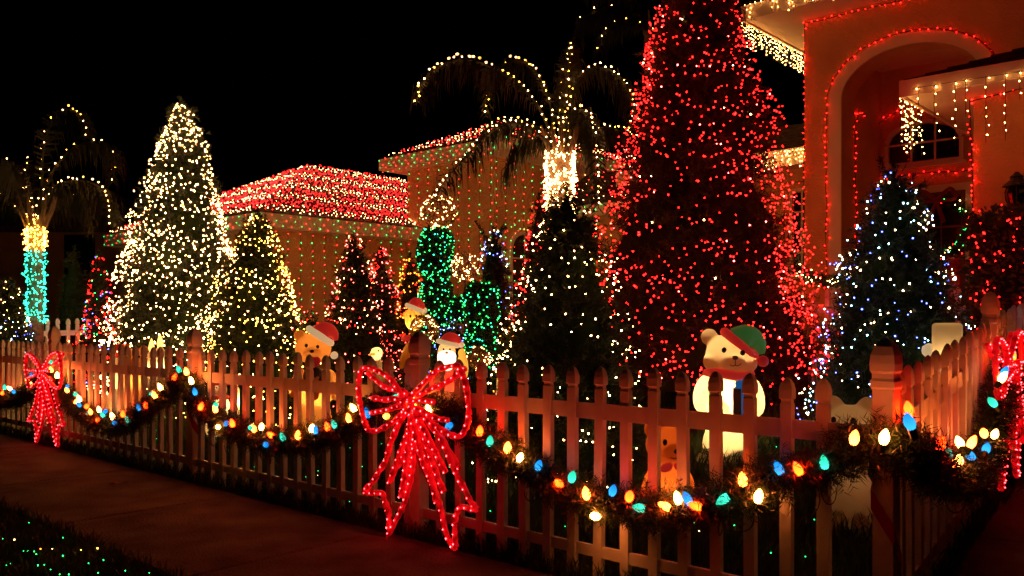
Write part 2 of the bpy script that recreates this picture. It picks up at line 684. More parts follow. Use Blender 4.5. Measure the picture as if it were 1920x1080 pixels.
sw = thing("sidewalk", "concrete sidewalk of square slabs in front of the picket fence")
sw["kind"] = "structure"
for kx in range(-16, 3):
    a0 = -1.13 + 1.47 * kx + .008; a1 = a0 + 1.47 - .016
    mb = MB()
    zz = .015 + rng.uniform(-.002, .002)
    # bevelled slab
    P8 = [W(a, b, -.06) for a, b in ((a0, -1.25), (a1, -1.25), (a1, -.10), (a0, -.10))]
    Q8 = [W(a, b, zz - .008) for a, b in ((a0, -1.25), (a1, -1.25), (a1, -.10), (a0, -.10))]
    T8 = [W(a, b, zz) for a, b in ((a0 + .01, -1.24), (a1 - .01, -1.24), (a1 - .01, -.11), (a0 + .01, -.11))]
    mb.box8(P8 + Q8)
    for e in range(4):
        mb.quad([Q8[e], Q8[(e + 1) % 4], T8[(e + 1) % 4], T8[e]])
    mb.quad(T8)
    mb.f.pop(1); mb.m.pop(1)
    mb.build("slab", M['concrete'], sw)

# sloping path on the right, beside the side fence
pa = thing("path", "concrete path climbing beside the side fence")
pa["kind"] = "structure"
NX = np.array([WX[1], -WX[0]])
for kx in range(8):
    s0 = .12 + 1.2 * kx + .008; s1 = s0 + 1.2 - .016
    mb = MB()
    c = []
    for s_, o_f in ((s0, .07), (s0, 1.45), (s1, 1.45), (s1, .07)):
        q = C0 + WX * s_ + NX * o_f
        c.append(np.array([q[0], q[1], float(gz(*q)) + .02]))
    mb.box8([q - (0, 0, .09) for q in c] + c)
    mb.build("slab", M['concrete'], pa)

# lawn: near strip by the street, the fence foot and the yard
def strip(n, a0, a1, b0, b1):
    a = rng.uniform(a0, a1, n); b = rng.uniform(b0, b1, n)
    p = C0 + a[:, None] * AX + b[:, None] * BX
    return np.concatenate([p, (gb_z(b) - .004)[:, None]], 1)

V1 = grass_blades(strip(26000, -6.0, .5, -2.7, -1.22), .03, .085)
V2 = grass_blades(strip(9000, -10, 0, -.115, .05), .03, .13)
V3 = grass_blades(strip(42000, -9, -.06, .06, 3.2), .05, .15, .005)
V4 = grass_blades(strip(16000, -14, -.3, 3.2, 6.0), .05, .14, .007)
s_ = rng.uniform(0, 6.5, 3500); o_ = rng.uniform(-.05, .085, 3500)
q = C0 + s_[:, None] * WX + o_[:, None] * NX
V5 = grass_blades(np.concatenate([q, gz(q[:, 0], q[:, 1])[:, None]], 1), .03, .12)
V, Fc = join(V1, V2, V3, V4, V5)
o = part("lawn", np_mesh("lawn", V, Fc, M['grass']), kind="stuff")
tag(o, "dark green grass of the lawn and the verge", "grass")

#==HOUSE==
house = thing("house", "peach stucco house with garage, tower and tall arched porch hung with lights", "house", W(-7, 9, .6))


def hip_roof(name, a0, a1, b0, b1, ze, pitch, ridge_axis='b', end0=True, end1=True, th=.16):
    """hip roof over an eave rectangle with fascia and soffit; courses of shingles as small steps"""
    wa, wb = a1 - a0, b1 - b0
    half = (wa if ridge_axis == 'b' else wb) / 2
    zr = ze + half * pitch
    am, bm = (a0 + a1) / 2, (b0 + b1) / 2
    if ridge_axis == 'b':
        r0 = (am, b0 + (half if end0 else 0)); r1 = (am, b1 - (half if end1 else 0))
        planes = [[(a0, b0), (a1, b0), r0], [(a1, b0), (a1, b1), r1, r0], [(a1, b1), (a0, b1), r1], [(a0, b1), (a0, b0), r0, r1]]
    else:
        r0 = (a0 + (half if end0 else 0), bm); r1 = (a1 - (half if end1 else 0), bm)
        planes = [[(a0, b0), (a1, b0), r1, r0], [(a1, b0), (a1, b1), r1], [(a1, b1), (a0, b1), r0, r1], [(a0, b1), (a0, b0), r0]]
    rs = {r0, r1}
    roof = MB()
    for pl in planes:
        # lower edge is pl[0]-pl[1]; courses go up to the rest
        lo0, lo1 = np.array(pl[0]), np.array(pl[1])
        if len(pl) == 4:
            hi1, hi0 = np.array(pl[2]), np.array(pl[3])
        else:
            hi0 = hi1 = np.array(pl[2])
        rows = max(6, int(np.hypot(half, half * pitch) / .16))
        for r in range(rows):
            u0, u1 = r / rows, (r + 1) / rows
            x0, x1 = lo0 + (hi0 - lo0) * u0, lo1 + (hi1 - lo1) * u0
            y0, y1 = lo0 + (hi0 - lo0) * u1, lo1 + (hi1 - lo1) * u1
            z0_, z1_ = ze + (zr - ze) * u0, ze + (zr - ze) * u1
            roof.quad([W(*x0, z0_ + .014), W(*x1, z0_ + .014), W(*y1, z1_), W(*y0, z1_)])
            roof.quad([W(*x0, z0_ - .004), W(*x1, z0_ - .004), W(*x1, z0_ + .014), W(*x0, z0_ + .014)])
    ro = roof.build("roof", M['shingle'], house)
    fa = MB()
    t = .03
    fa.abox(a0 - t, a1 + t, b0 - t, b0, ze - th, ze - .002)
    fa.abox(a1, a1 + t, b0 + .001, b1, ze - th, ze - .002)
    fa.abox(a0 - t, a0, b0 + .001, b1, ze - th, ze - .002)
    place(fa.build("fascia", M['trim']), ro)
    so = MB()
    so.quad([W(a0, b0, ze - th + .02), W(a0, b1, ze - th + .02), W(a1, b1, ze - th + .02), W(a1, b0, ze - th + .02)])
    place(so.build("soffit", M['soffit']), ro)
    return dict(zr=zr, r0=r0, r1=r1)


def wall(a0, a1, b0, b1, z0, z1, mat='stucco', name="wall"):
    mb = MB()
    mb.abox(a0, a1, b0, b1, z0, z1)
    return mb.build(name, M[mat], house)


# garage
GA0, GA1, GB0, GB1, GZ = -15.84, -10.44, 4.0, 9.45, 2.76
G = hip_roof("garage", GA0, GA1, GB0, GB1, GZ, .5, 'b', True, False, .22)
wall(GA0 + .42, GA1 - .42, GB0 + .42, 9.28, .0, GZ - .20)
# tower
TA0, TA1, TB0, TB1, TZ = -11.05, -8.07, 6.8, 11.2, 4.0
T = hip_roof("tower", TA0, TA1, TB0, TB1, TZ, .45, 'b', True, True, .20)
wall(-10.8, -8.68, 7.2, 10.8, .3, TZ - .18)
# main wing behind
MA0, MA1, MB0, MZ = -8.66, -7.0, 8.2, 3.02
MR = hip_roof("main", MA0, MA1 + 1.5, MB0, 14.2, MZ, .52, 'a', False, False, .20)
wall(-8.678, -6.0, 8.7, 12.0, .3, MZ - .18)
# low wing next to the porch
LA0, LA1, LB0, LZ = -7.4, -4.02, 8.9, 3.62
LR = hip_roof("low", LA0, LA1, LB0, 12.5, LZ, .42, 'a', True, False, .24)
wall(-7.0, -4.03, 9.4, 10.45, .3, LZ - .22)
# right wing, nearest
RA0, RA1, RB0, RZ = -1.72, 4.5, 5.5, 3.42
RR = hip_roof("right", RA0, RA1, RB0, 11.2, RZ, .40, 'a', True, True, .16)
wall(-1.24, 4.0, 6.0, 10.7, .2, RZ - .14)

# tall entrance porch: front wall with an arched opening
PA0, PA1, PB, PZ = -4.0, -.75, 8.5, 5.28
o0, o1 = -3.48, -1.78
zs, za = 4.10, 4.66
arch = [(o0, .3)] + [((o0 + o1) / 2 - (o1 - o0) / 2 * math.cos(t), zs + (za - zs) * math.sin(t)) for t in np.linspace(0, math.pi, 25)] + [(o1, .3)]
mb = MB()
dep = .42
outer = []
for i, (a, z) in enumerate(arch):
    if i == 0: outer.append((PA0, .3))
    elif i == len(arch) - 1: outer.append((PA1, .3))
    else:
        t = (i - 1) / 24
        outer.append((PA0 + (PA1 - PA0) * t if 0 < t < 1 else (PA0 if t == 0 else PA1), PZ if 0 < t < 1 else zs))
outer[1] = (PA0, zs); outer[-2] = (PA1, zs)
outer.insert(2, (PA0, PZ)); arch2 = list(arch); arch2.insert(2, arch[1])
outer.insert(len(outer) - 2, (PA1, PZ)); arch2.insert(len(arch2) - 2, arch[-2])
for i in range(len(arch2) - 1):
    (a0, z0), (a1, z1) = arch2[i], arch2[i + 1]
    (c0, y0), (c1, y1) = outer[i], outer[i + 1]
    for bb, fl in ((PB, 0), (PB + dep, 1)):
        pts = [W(c0, bb, y0), W(a0, bb, z0), W(a1, bb, z1), W(c1, bb, y1)]
        mb.quad(pts if not fl else pts[::-1])
    if (a0, z0) != (a1, z1):
        mb.quad([W(a0, PB, z0), W(a0, PB + dep, z0), W(a1, PB + dep, z1), W(a1, PB, z1)])
mb.quad([W(PA0, PB, .3), W(PA0, PB, PZ), W(PA0, PB + dep, PZ), W(PA0, PB + dep, .3)])
pf = mb.build("porch_front", M['stucco'], house)
# arch trim
tr = MB()
off = .17
prev = None
for i, (a, z) in enumerate(arch):
    t = (i - 1) / 24 * math.pi
    if 1 <= i <= 25:
        a2, z2 = a - off * math.cos(t), z + off * .8 * math.sin(t)
    else:
        a2, z2 = a + (off if i else -off), z
    if prev:
        (pa_, pz_, qa, qz) = prev
        for bb in (PB - .035,):
            tr.quad([W(qa, bb, qz), W(pa_, bb, pz_), W(a, bb, z), W(a2, bb, z2)])
        tr.quad([W(qa, PB - .002, qz), W(qa, PB - .035, qz), W(a2, PB - .035, z2), W(a2, PB - .002, z2)])
        tr.quad([W(pa_, PB - .035, pz_), W(pa_, PB - .002, pz_), W(a, PB - .002, z), W(a, PB - .035, z)])
    prev = (a, z, a2, z2)
place(tr.build("arch_trim", M['trim']), pf)
# porch box: sides, back, ceiling
wall(PA0 + .002, o0 - .02, PB + dep + .001, 10.0, .3, PZ - .01, name="porch_side")
wall(o1 + .02, PA1, PB + dep + .001, 10.0, .3, PZ - .01, name="porch_side")
wall(o0 - .3, o1 + .3, 10.0, 10.3, .3, PZ - .02, name="porch_back")
wall(o0 - .018, o1 + .018, PB + dep + .002, 9.998, za + .12, PZ - .02, 'soffit', "porch_ceiling")
PR = hip_roof("porch", -4.6, -.1, 7.9, 12.5, 5.46, .42, 'b', True, True, .20)

# windows and doors --------------------------------------------------------
def window(pb, a0, a1, z0, z1, nx, nz, arch_h=0.0, axis='b', fr=.05, label=None, mat='trim', inset=.0):
    """window on plane b=pb (or a=pb): frame, muntins and each pane of its own"""
    def Q(a, d, z):
        return W(a, pb - d, z) if axis == 'b' else W(pb + d, a, z)
    w = thing("window", None, None, Q((a0 + a1) / 2, 0, z0))
    w.parent = house
    w.matrix_parent_inverse = Matrix.Translation(-Vector(house.location))
    def rect(mb, x0, x1, y0, y1, d0, d1):
        mb.box8([Q(x, d, z) for z in (y0, y1) for x, d in ((x0, d1), (x1, d1), (x1, d0), (x0, d0))])
    def top(x):
        if not arch_h: return z1
        u = (2 * (x - a0) / (a1 - a0) - 1)
        return z1 - arch_h + arch_h * math.sqrt(max(0, 1 - u * u))
    for i in range(nx):
        for j in range(nz):
            x0 = a0 + (a1 - a0) * i / nx; x1 = a0 + (a1 - a0) * (i + 1) / nx
            y0 = z0 + (z1 - z0) * j / nz; y1 = z0 + (z1 - z0) * (j + 1) / nz
            mb = MB()
            g_ = .012
            if arch_h and j == nz - 1:
                xs = np.linspace(x0 + g_, x1 - g_, 7)
                pts = [Q(x0 + g_, .012, y0 + g_), Q(x1 - g_, .012, y0 + g_)] + [Q(x, .012, max(y0 + g_ + .01, top(x) - .01)) for x in xs[::-1]]
                mb.quad(pts)
            else:
                rect(mb, x0 + g_, x1 - g_, y0 + g_, y1 - g_, .002, .014)
            o_ = mb.build("pane", M['glass']); place(o_, w)
    def addp(mb, nm):
        place(mb.build(nm, M[mat]), w)
    for i in range(1, nx):
        mb = MB(); x = a0 + (a1 - a0) * i / nx
        rect(mb, x - .013, x + .013, z0, top(x), .002, .03); addp(mb, "muntin")
    for j in range(1, nz):
        mb = MB(); z = z0 + (z1 - z0) * j / nz
        rect(mb, a0, a1, z - .013, z + .013, .003, .027); addp(mb, "muntin")
    mb = MB()
    rect(mb, a0 - fr, a0, z0 - fr, z1 - arch_h, .001, .045)
    rect(mb, a1, a1 + fr, z0 - fr, z1 - arch_h, .001, .045)
    if not arch_h:
        rect(mb, a0 - fr, a1 + fr, z1 + .001, z1 + fr, .001, .045)
    else:
        xs = np.linspace(a0, a1, 15)
        for xa, xb in zip(xs[:-1], xs[1:]):
            ua, ub = (2 * (x - a0) / (a1 - a0) - 1 for x in (xa, xb))
            oa, ob = xa + ua * fr, xb + ub * fr
            mb.box8([Q(xa, .045, top(xa)), Q(xb, .045, top(xb)), Q(xb, .001, top(xb)), Q(xa, .001, top(xa)),
                     Q(oa, .045, top(xa) + fr), Q(ob, .045, top(xb) + fr), Q(ob, .001, top(xb) + fr), Q(oa, .001, top(xa) + fr)])
    rect(mb, a0 - .001, a1 + .001, z0 - fr, z0 - .001, .001, .044)
    addp(mb, "window_frame")
    mb = MB(); rect(mb, a0 - fr - .03, a1 + fr + .03, z0 - fr - .04, z0 - fr - .001, .001, .08); addp(mb, "window_sill")
    return w


pb = 10.0
pa0 = ab(at_b(1667, 300, pb))[0]; pa1 = ab(at_b(1800, 300, pb))[0]
zlo = at_b(1733, 302, pb)[2]; zhi = at_b(1733, 232, pb)[2]
window(pb, pa0, pa1, zlo, zhi, 3, 2, .26)
da0 = ab(at_b(1722, 380, pb))[0]; da1 = ab(at_b(1812, 380, pb))[0]
dz1 = at_b(1765, 360, pb)[2]
dr = thing("door", None, None, W(da0, pb, .7)); dr.parent = house
dr.matrix_parent_inverse = Matrix.Translation(-Vector(house.location))
def under(o_, par):
    place(o_, par)
mb = MB(); mb.abox(da0, da1, pb - .03, pb - .002, .65, dz1); under(mb.build("door_leaf", M['doorwood']), dr)
for i in range(2):
    for j in range(4):
        mb = MB(); x0 = da0 + .06 + (da1 - da0 - .1) * i / 2; x1 = da0 + .04 + (da1 - da0 - .1) * (i + 1) / 2
        y0 = 1.2 + (dz1 - 1.26) * j / 4; y1 = 1.2 + (dz1 - 1.26) * (j + 1) / 4 - .03
        mb.abox(x0, x1, pb - .04, pb - .031, y0, y1); under(mb.build("pane", M['glass']), dr)
mb = MB()
mb.abox(da0 - .1, da0 - .001, pb - .05, pb - .001, .65, dz1 + .1)
mb.abox(da1 + .001, da1 + .1, pb - .05, pb - .001, .65, dz1 + .1)
mb.abox(da0, da1, pb - .049, pb - .001, dz1 + .001, dz1 + .099)
under(mb.build("door_frame", M['trim']), dr)
# low wing window (two sashes), tower entrance window
wb = 9.4
x0, x1 = ab(at_b(1488, 430, wb))[0], ab(at_b(1540, 430, wb))[0]
window(wb, x0, x1, at_b(1500, 512, wb)[2], at_b(1500, 360, wb)[2], 3, 4, 0)
ta = -8.68
b0 = ab(at_a(958, 500, ta))[1]; b1 = ab(at_a(1005, 500, ta))[1]
window(ta, b0, b1, .95, at_a(980, 440, ta)[2], 2, 4, .25, 'a')

# wall lantern
lt = thing("wall_lantern", "black iron carriage lantern on the wall at the right edge", "lantern", at_b(1905, 385, 5.9))
c = at_b(1906, 384, 5.86)
mb = MB()
mb.lathe([(.02, -.03), (.075, -.02), (.085, 0), (.085, .012)], c, 8)
mb.build("lantern_base", M['dark'], lt)
for k in range(6):
    t = k * math.pi / 3
    mb = MB()
    mb.tube([c + (r * math.cos(t), r * math.sin(t), z) for r, z in ((.078, .01), (.10, .06), (.105, .11), (.085, .17))], .006, 4)
    mb.build("lantern_bar", M['dark'], lt)
mb = MB(); mb.lathe([(.07, .012), (.09, .10), (.07, .165)], c, 10); mb.build("lantern_glass", M['glass'], lt)
mb = MB(); mb.lathe([(.12, .17), (.11, .185), (.06, .225), (.05, .245), (.06, .255), (.03, .28), (.012, .30)], c, 10); mb.build("lantern_roof", M['dark'], lt)
mb = MB(); mb.tube([c + (0, 0, .25), c + np.array([*BX, 0]) * .07 + (0, 0, .30), c + np.array([*BX, 0]) * .15 + (0, 0, .2)], .012, 5); mb.build("lantern_arm", M["dark"], lt)

# neighbouring house far left
nh = thing("neighbour_house", "dim brown house beyond the left palm", "house", ground(100, 22))
def nbox(x0, x1, y0, y1, Y, d, nm, mt):
    p0, p1 = ray(x0, y1, Y), ray(x1, y0, Y)
    mb = MB(); mb.box(p0[0], p1[0], Y, Y + d, p0[2], p1[2]); o_ = mb.build(nm, M[mt]); under(o_, nh)
nbox(-160, 250, 425, 640, 22, 5, "wall", 'stucco')
p0, p1 = ray(-185, 424, 21.6), ray(275, 424, 21.6)
mb = MB()
mb.quad([(p0[0], 21.6, p0[2]), (p1[0], 21.6, p0[2]), (p1[0] - 2.4, 24.5, p0[2] + 1.4), (p0[0] + 2.4, 24.5, p0[2] + 1.4)])
mb.quad([(p1[0], 21.6, p0[2]), (p1[0], 27.4, p0[2]), (p1[0] - 2.4, 24.5, p0[2] + 1.4)])
mb.quad([(p0[0], 27.4, p0[2]), (p0[0], 21.6, p0[2]), (p0[0] + 2.4, 24.5, p0[2] + 1.4)])
mb.quad([(p0[0], 21.6, p0[2] - .15), (p1[0], 21.6, p0[2] - .15), (p1[0], 21.6, p0[2]), (p0[0], 21.6, p0[2])])
under(mb.build("roof", M['shingle']), nh)
nbox(120, 178, 440, 560, 21.98, .019, "window", 'glass')

#==HOUSELIGHTS==
def plane_net(lo0, lo1, hi0, hi1, rows, step, bands, z_off=.035):
    """rows of bulbs running along a roof plane; bands gives the colour of a height fraction"""
    pts, cols = [], []
    for r in range(rows):
        u = (r + .5) / rows
        p, q = lo0 + (hi0 - lo0) * u, lo1 + (hi1 - lo1) * u
        n = max(1, int(np.linalg.norm(q - p) / step))
        for i in range(n):
            v = (i + rng.uniform(.1, .9)) / n
            w = p + (q - p) * v
            uu = u + rng.normal(0, .018)
            pts.append(w + (0, 0, z_off + rng.uniform(0, .03)) + (lo0 - hi0) * rng.normal(0, .008))
            cols.append(bands(uu))
    return pts, cols


def bands(u):
    f = (u * 4.45) % 1.0
    main = 'dwarm' if f < .35 else 'dred'
    return main if rng.uniform() < .93 else ('dred' if main == 'dwarm' else 'dwarm')


r0 = W(*G['r0'], G['zr']); r1 = W(*G['r1'], G['zr'])
e00, e10, e11 = W(GA0, GB0, GZ), W(GA1, GB0, GZ), W(GA1, GB1, GZ)
pts, cols = plane_net(e10, e11, r0, r1, 28, .072, bands)
lightset("red and white light net striping the garage roof slope facing right", pts, cols, .011, "roof light nets", wires=None, name="net_lights")
pts, cols = plane_net(e00, e10, r0, r0, 28, .072, bands)
lightset("red and white light net on the garage roof slope facing the street", pts, cols, .011, "roof light nets", name="net_lights")
# tower roof
r0 = W(*T['r0'], T['zr']); r1 = W(*T['r1'], T['zr'])
pts, cols = plane_net(W(TA0, TB0, TZ), W(TA1, TB0, TZ), r0, r0, 9, .085, bands)
p2, c2 = plane_net(W(TA1, TB0, TZ), W(TA1, TB1, TZ), r0, r1, 9, .085, bands)
lightset("red and white lights over the tower roof", pts + p2, cols + c2, .011, "roof light nets", name="net_lights")
# main wing roof
pts, cols = plane_net(W(MA0, MB0, MZ), W(-6.0, MB0, MZ), W(MA0, 11.2, MR['zr']), W(-6.0, 11.2, MR['zr']), 12, .17, bands)
lightset("red and white lights on the roof behind the wrapped palm", pts, cols, .010, "roof light nets", name="net_lights")


def fascia_rows(p, q, zs_, step=.16, off=np.zeros(3)):
    pts, cols = [], []
    for r, z in enumerate(zs_):
        n = int(np.linalg.norm(q - p) / step)
        for i in range(n):
            w = p + (q - p) * ((i + .5 * (r % 2) + rng.uniform(-.15, .15)) / n) + off
            pts.append(w + (0, 0, z + rng.normal(0, .012)))
            cols.append('sred' if (i + r) % 2 else 'sgreen')
    return pts, cols


def hang(p, q, step, ztop, zbot, off, bstep=.115):
    pts, cols, wires = [], [], []
    n = max(1, int(np.linalg.norm(q - p) / step))
    for i in range(n + 1):
        w = p + (q - p) * (i / n) + off
        zb = zbot + rng.uniform(0, .15)
        k = int((ztop - zb) / bstep)
        ph = rng.integers(0, 2)
        for j in range(k):
            pts.append(np.array([w[0], w[1], ztop - j * bstep]) + rng.normal(0, .010, 3))
            cols.append('sred' if (j + ph) % 2 else 'sgreen')
        wires.append([np.array([w[0], w[1], ztop + .05]), np.array([w[0], w[1], zb])])
    return pts, cols, wires

B3 = np.array([*BX, 0]); A3 = np.array([*AX, 0])
p1_, c1_ = fascia_rows(W(GA1, GB0, GZ), W(GA1, GB1, GZ), (-.03, -.11, -.19), .17, A3 * .045)
p2_, c2_ = fascia_rows(W(GA0, GB0, GZ), W(GA1, GB0, GZ), (-.03, -.11, -.19), .17, -B3 * .045)
lightset("green and red lights in rows along the garage eave", p1_ + p2_, c1_ + c2_, .009, "house wall lights")
p, c_, w_ = hang(W(GA1 - .42, GB0 + .5, 0), W(GA1 - .42, 9.2, 0), .235, GZ - .25, .75, A3 * .02)
p2, c2, w2 = hang(W(GA0 + .5, GB0 + .42, 0), W(GA1 - .5, GB0 + .42, 0), .26, GZ - .25, .75, -B3 * .02)
lightset("strands of red and green lights hanging down the garage walls", p + p2, c_ + c2, .009, "house wall lights", wires=w_ + w2, wr=.0025)
p1_, c1_ = fascia_rows(W(TA1, TB0, TZ), W(TA1, TB1, TZ), (-.03, -.10, -.17), .17, A3 * .045)
p2_, c2_ = fascia_rows(W(TA0, TB0, TZ), W(TA1, TB0, TZ), (-.03, -.10, -.17, -.24), .15, -B3 * .045)
lightset("green and red lights in rows along the tower eave", p1_ + p2_, c1_ + c2_, .009, "house wall lights")
p, c_, w_ = hang(W(-8.68, 7.25, 0), W(-8.68, 8.6, 0), .20, TZ - .25, .8, A3 * .02)
p2, c2, w2 = hang(W(-10.75, 7.2, 0), W(-8.72, 7.2, 0), .24, TZ - .25, .8, -B3 * .02)
lightset("strands of red and green lights hanging down the tower walls", p + p2, c_ + c2, .009, "house wall lights", wires=w_ + w2, wr=.0025)
p, c_ = fascia_rows(W(MA0 + .4, MB0, MZ), W(-6.0, MB0, MZ), (-.03, -.12), .17, -B3 * .045)
p2, c2, w2 = hang(W(MA0 + .3, 8.7, 0), W(-6.1, 8.7, 0), .3, MZ - .25, 1.2, -B3 * .02)
lightset("red and green strands on the wall right of the tower", p + p2, c_ + c2, .009, "house wall lights", wires=w2, wr=.0025)
# lights around the arched tower window
p = []
bm_, bw_ = (b0 + b1) / 2, (b1 - b0) / 2
zt_ = at_a(980, 440, ta)[2]
for s in (.1, .24):
    for t in np.linspace(0, math.pi, 16):
        p.append(W(ta + .06, bm_ - (bw_ + s) * math.cos(t), zt_ - .3 + (.3 + s) * math.sin(t)))
    for z in np.arange(1.0, zt_ - .3, .12):
        p.append(W(ta + .06, b0 - s, z)); p.append(W(ta + .06, b1 + s, z))
lightset("red and green lights framing the arched tower window", p, ['sred' if i % 2 else 'sgreen' for i in range(len(p))], .009, "house wall lights", .01)


def red_line(label, path, step=.095, r=.0108, col='red'):
    path = np.array(path)
    q = resample(path, step)
    q = q + rng.normal(0, .012, q.shape)
    lightset(label, q, [col] * len(q), r, "red lights outlining the porch", wires=[resample(path, .25) + rng.normal(0, .006, resample(path, .25).shape)], wr=.005)

bb = PB - .06
path = [W(o0 - .19, bb, 1.2), W(o0 - .19, bb, zs)]
for t in np.linspace(0.05, math.pi, 18):
    path.append(W((o0 + o1) / 2 - ((o1 - o0) / 2 + .19) * math.cos(t), bb, zs + (za - zs + .16) * math.sin(t)))
red_line("red string lights following the tall porch arch", path)
red_line("red string lights down the left corner of the porch", [W(PA0 + .02, bb, 1.2), W(PA0 + .02, bb, PZ - .04)], .09)
red_line("red string lights under the porch eave", [W(PA0 + .05, bb, PZ - .06), W(PA1, bb, PZ - .06)], .09)
bb = 9.95
def bp(x, y): return at_b(x, y, bb)
red_line("red string lights curving over the arched window", [bp(1640, 240), bp(1655, 222), bp(1690, 206), bp(1730, 198), bp(1770, 195), bp(1822, 198)], .09)
red_line("red string lights outlining the recess left of the arched window", [bp(1645, 245), bp(1645, 312), bp(1622, 314), bp(1640, 330), bp(1640, 450)], .09)
red_line("red string lights along the ledge under the arched window", [bp(1650, 336), bp(1700, 326), bp(1760, 323), bp(1822, 318)], .1)
side = W(o0 - .018 + .03, 0, 0)
red_line("red string lights on the inner side wall of the porch", [at_a(1606, 470, o0 + .01), at_a(1604, 330, o0 + .01), at_a(1604, 212, o0 + .01), at_a(1622, 216, o0 + .01)], .09)
bb = 5.96
red_line("red string lights down the corner of the right wing", [at_b(1824, 410, bb), at_b(1822, 300, bb), at_b(1818, 190, bb)], .05)
red_line("red string lights under the eave of the right wing", [at_b(1822, 188, bb), at_b(1870, 176, bb), at_b(1935, 158, bb)], .09)
bb = 9.36
red_line("red string lights framing the low wing window", [at_b(1470, 500, bb), at_b(1471, 342, bb), at_b(1530, 339, bb)], .09, .007, 'dred')
red_line("red string lights around the low wing window casing", [at_b(1487, 470, bb), at_b(1488, 354, bb), at_b(1530, 350, bb)], .10, .007, 'dred')
red_line("red string lights under the low wing eave", [at_b(1400, 318, bb), at_b(1515, 308, bb)], .10, .007)
red_line("red string lights rising at the upper right corner", [W(-.75, 8.3, 5.2), W(-.85, 8.3, 5.0), W(-.7, 8.3, 4.6), W(-.55, 8.3, 4.3)], .06)


def icicles(label, p, q, off, n, lmin, lmax, step=.07, r=.009, col='icicle'):
    pts, wires = [], []
    for i in range(n):
        w = p + (q - p) * ((i + rng.uniform(.2, .8)) / n) + off
        L = rng.uniform(lmin, lmax) if rng.uniform() < .8 else lmax
        k = max(1, int(L / step))
        sx = rng.normal(0, .02, 3)
        for j in range(k):
            pts.append(w + (0, 0, -.02 - j * step) + sx * j / k + rng.normal(0, .008, 3))
        wires.append([w + (0, 0, .0), w + (0, 0, -k * step)])
    wires.append([p + off, (p + q) / 2 + off - (0, 0, .02), q + off])
    lightset(label, pts, [col] * len(pts), r, "icicle lights on the eaves", wires=wires, name="icicle_lights", wr=.0025)

icicles("warm white icicle lights hanging along the left porch eave", W(-4.6, 7.9, 5.28), W(-4.6, 10.6, 5.28), -A3 * .05, 74, .08, .38, .055)
icicles("warm white lights along the front porch eave", W(-4.6, 7.9, 5.48), W(-.5, 7.9, 5.48), -B3 * .06, 52, .05, .28, .07)
icicles("warm white icicle lights bunched along the low wing eave", W(-7.0, 8.9, 3.60), W(-4.05, 8.9, 3.60), -B3 * .06, 70, .05, .32, .06)
icicles("warm white icicle lights spaced along the right wing eave", W(RA0 + .1, RB0, RZ - .1), W(1.0, RB0, RZ - .1), -B3 * .06, 19, .18, .60, .085)
icicles("dense warm white icicle lights at the corner of the right wing eave", W(RA0, RB0, RZ - .14), W(RA0, RB0 + .7, RZ - .14), -A3 * .04, 11, .25, .55, .06)

#==FENCE==
# picket: shaft, neck, flared cap and pointed tip
PH = .95
prof = [(0, .0225, .0145), (.852, .0225, .0145), (.857, .0195, .012), (.867, .0195, .012), (.872, .0255, .017), (.905, .0255, .017), (.928, .020, .0135), (.943, .012, .008), (.95, .003, .002)]
mb = MB()
for i, (z, sx, sy) in enumerate(prof):
    for x, y in ((-1, -1), (1, -1), (1, 1), (-1, 1)):
        mb.v.append((x * sx, y * sy, z))
for i in range(len(prof) - 1):
    for j in range(4):
        a = i * 4 + j; b = i * 4 + (j + 1) % 4
        mb.f.append((a, b, b + 4, a + 4)); mb.m.append(0)
mb.f.append((3, 2, 1, 0)); mb.m.append(0)
k = (len(prof) - 1) * 4
mb.f.append((k, k + 1, k + 2, k + 3)); mb.m.append(0)
PICKET = mb.mesh("picket", M['vinyl'])
pw = .035
mb = MB()
mb.box(-pw, pw, -pw, pw, -.05, .93)
POST = mb.mesh("post", M['vinyl'])
capp = [(.895, .0445), (.905, .051), (.925, .051), (.935, .0445), (.95, .0445), (.96, .051), (.985, .0525), (1.015, .049), (1.045, .038), (1.065, .022), (1.075, .003)]
capp = [(z, s * .81) for z, s in capp]
mb = MB()
for z, s in capp:
    for x, y in ((-1, -1), (1, -1), (1, 1), (-1, 1)):
        mb.v.append((x * s, y * s, z + .02))
for i in range(len(capp) - 1):
    for j in range(4):
        a = i * 4 + j; b = i * 4 + (j + 1) % 4
        mb.f.append((a, b, b + 4, a + 4)); mb.m.append(0)
mb.f.append((3, 2, 1, 0)); mb.m.append(0)
k = (len(capp) - 1) * 4
mb.f.append((k, k + 1, k + 2, k + 3)); mb.m.append(0)
CAP = mb.mesh("post_cap", M['vinyl'])
# ribbon spiralling round a post: one slanted band on each face
mb = MB()
e = pw + .004
cor = [(-e, -e), (e, -e), (e, e), (-e, e)]
bw = .07
for turn in range(2):
    for f in range(4):
        p, q = cor[f], cor[(f + 1) % 4]
        za_ = .80 - turn * .46 - f * .115; zb_ = za_ - .115
        mb.quad([(*p, za_ - bw), (*q, zb_ - bw), (*q, zb_), (*p, za_)])
RIB = mb.mesh("ribbon", M['ribbon'])


def post(pos, ang, fence, ribbon=True):
    o_ = bpy.data.objects.new("post", POST); COL.objects.link(o_)
    o_.parent = fence
    o_.location = Vector(pos) - Vector(fence.location)
    o_.rotation_euler = (0, 0, ang)
    c_ = bpy.data.objects.new("post_cap", CAP); COL.objects.link(c_); c_.parent = o_
    if ribbon:
        r_ = bpy.data.objects.new("ribbon", RIB); COL.objects.link(r_); r_.parent = o_


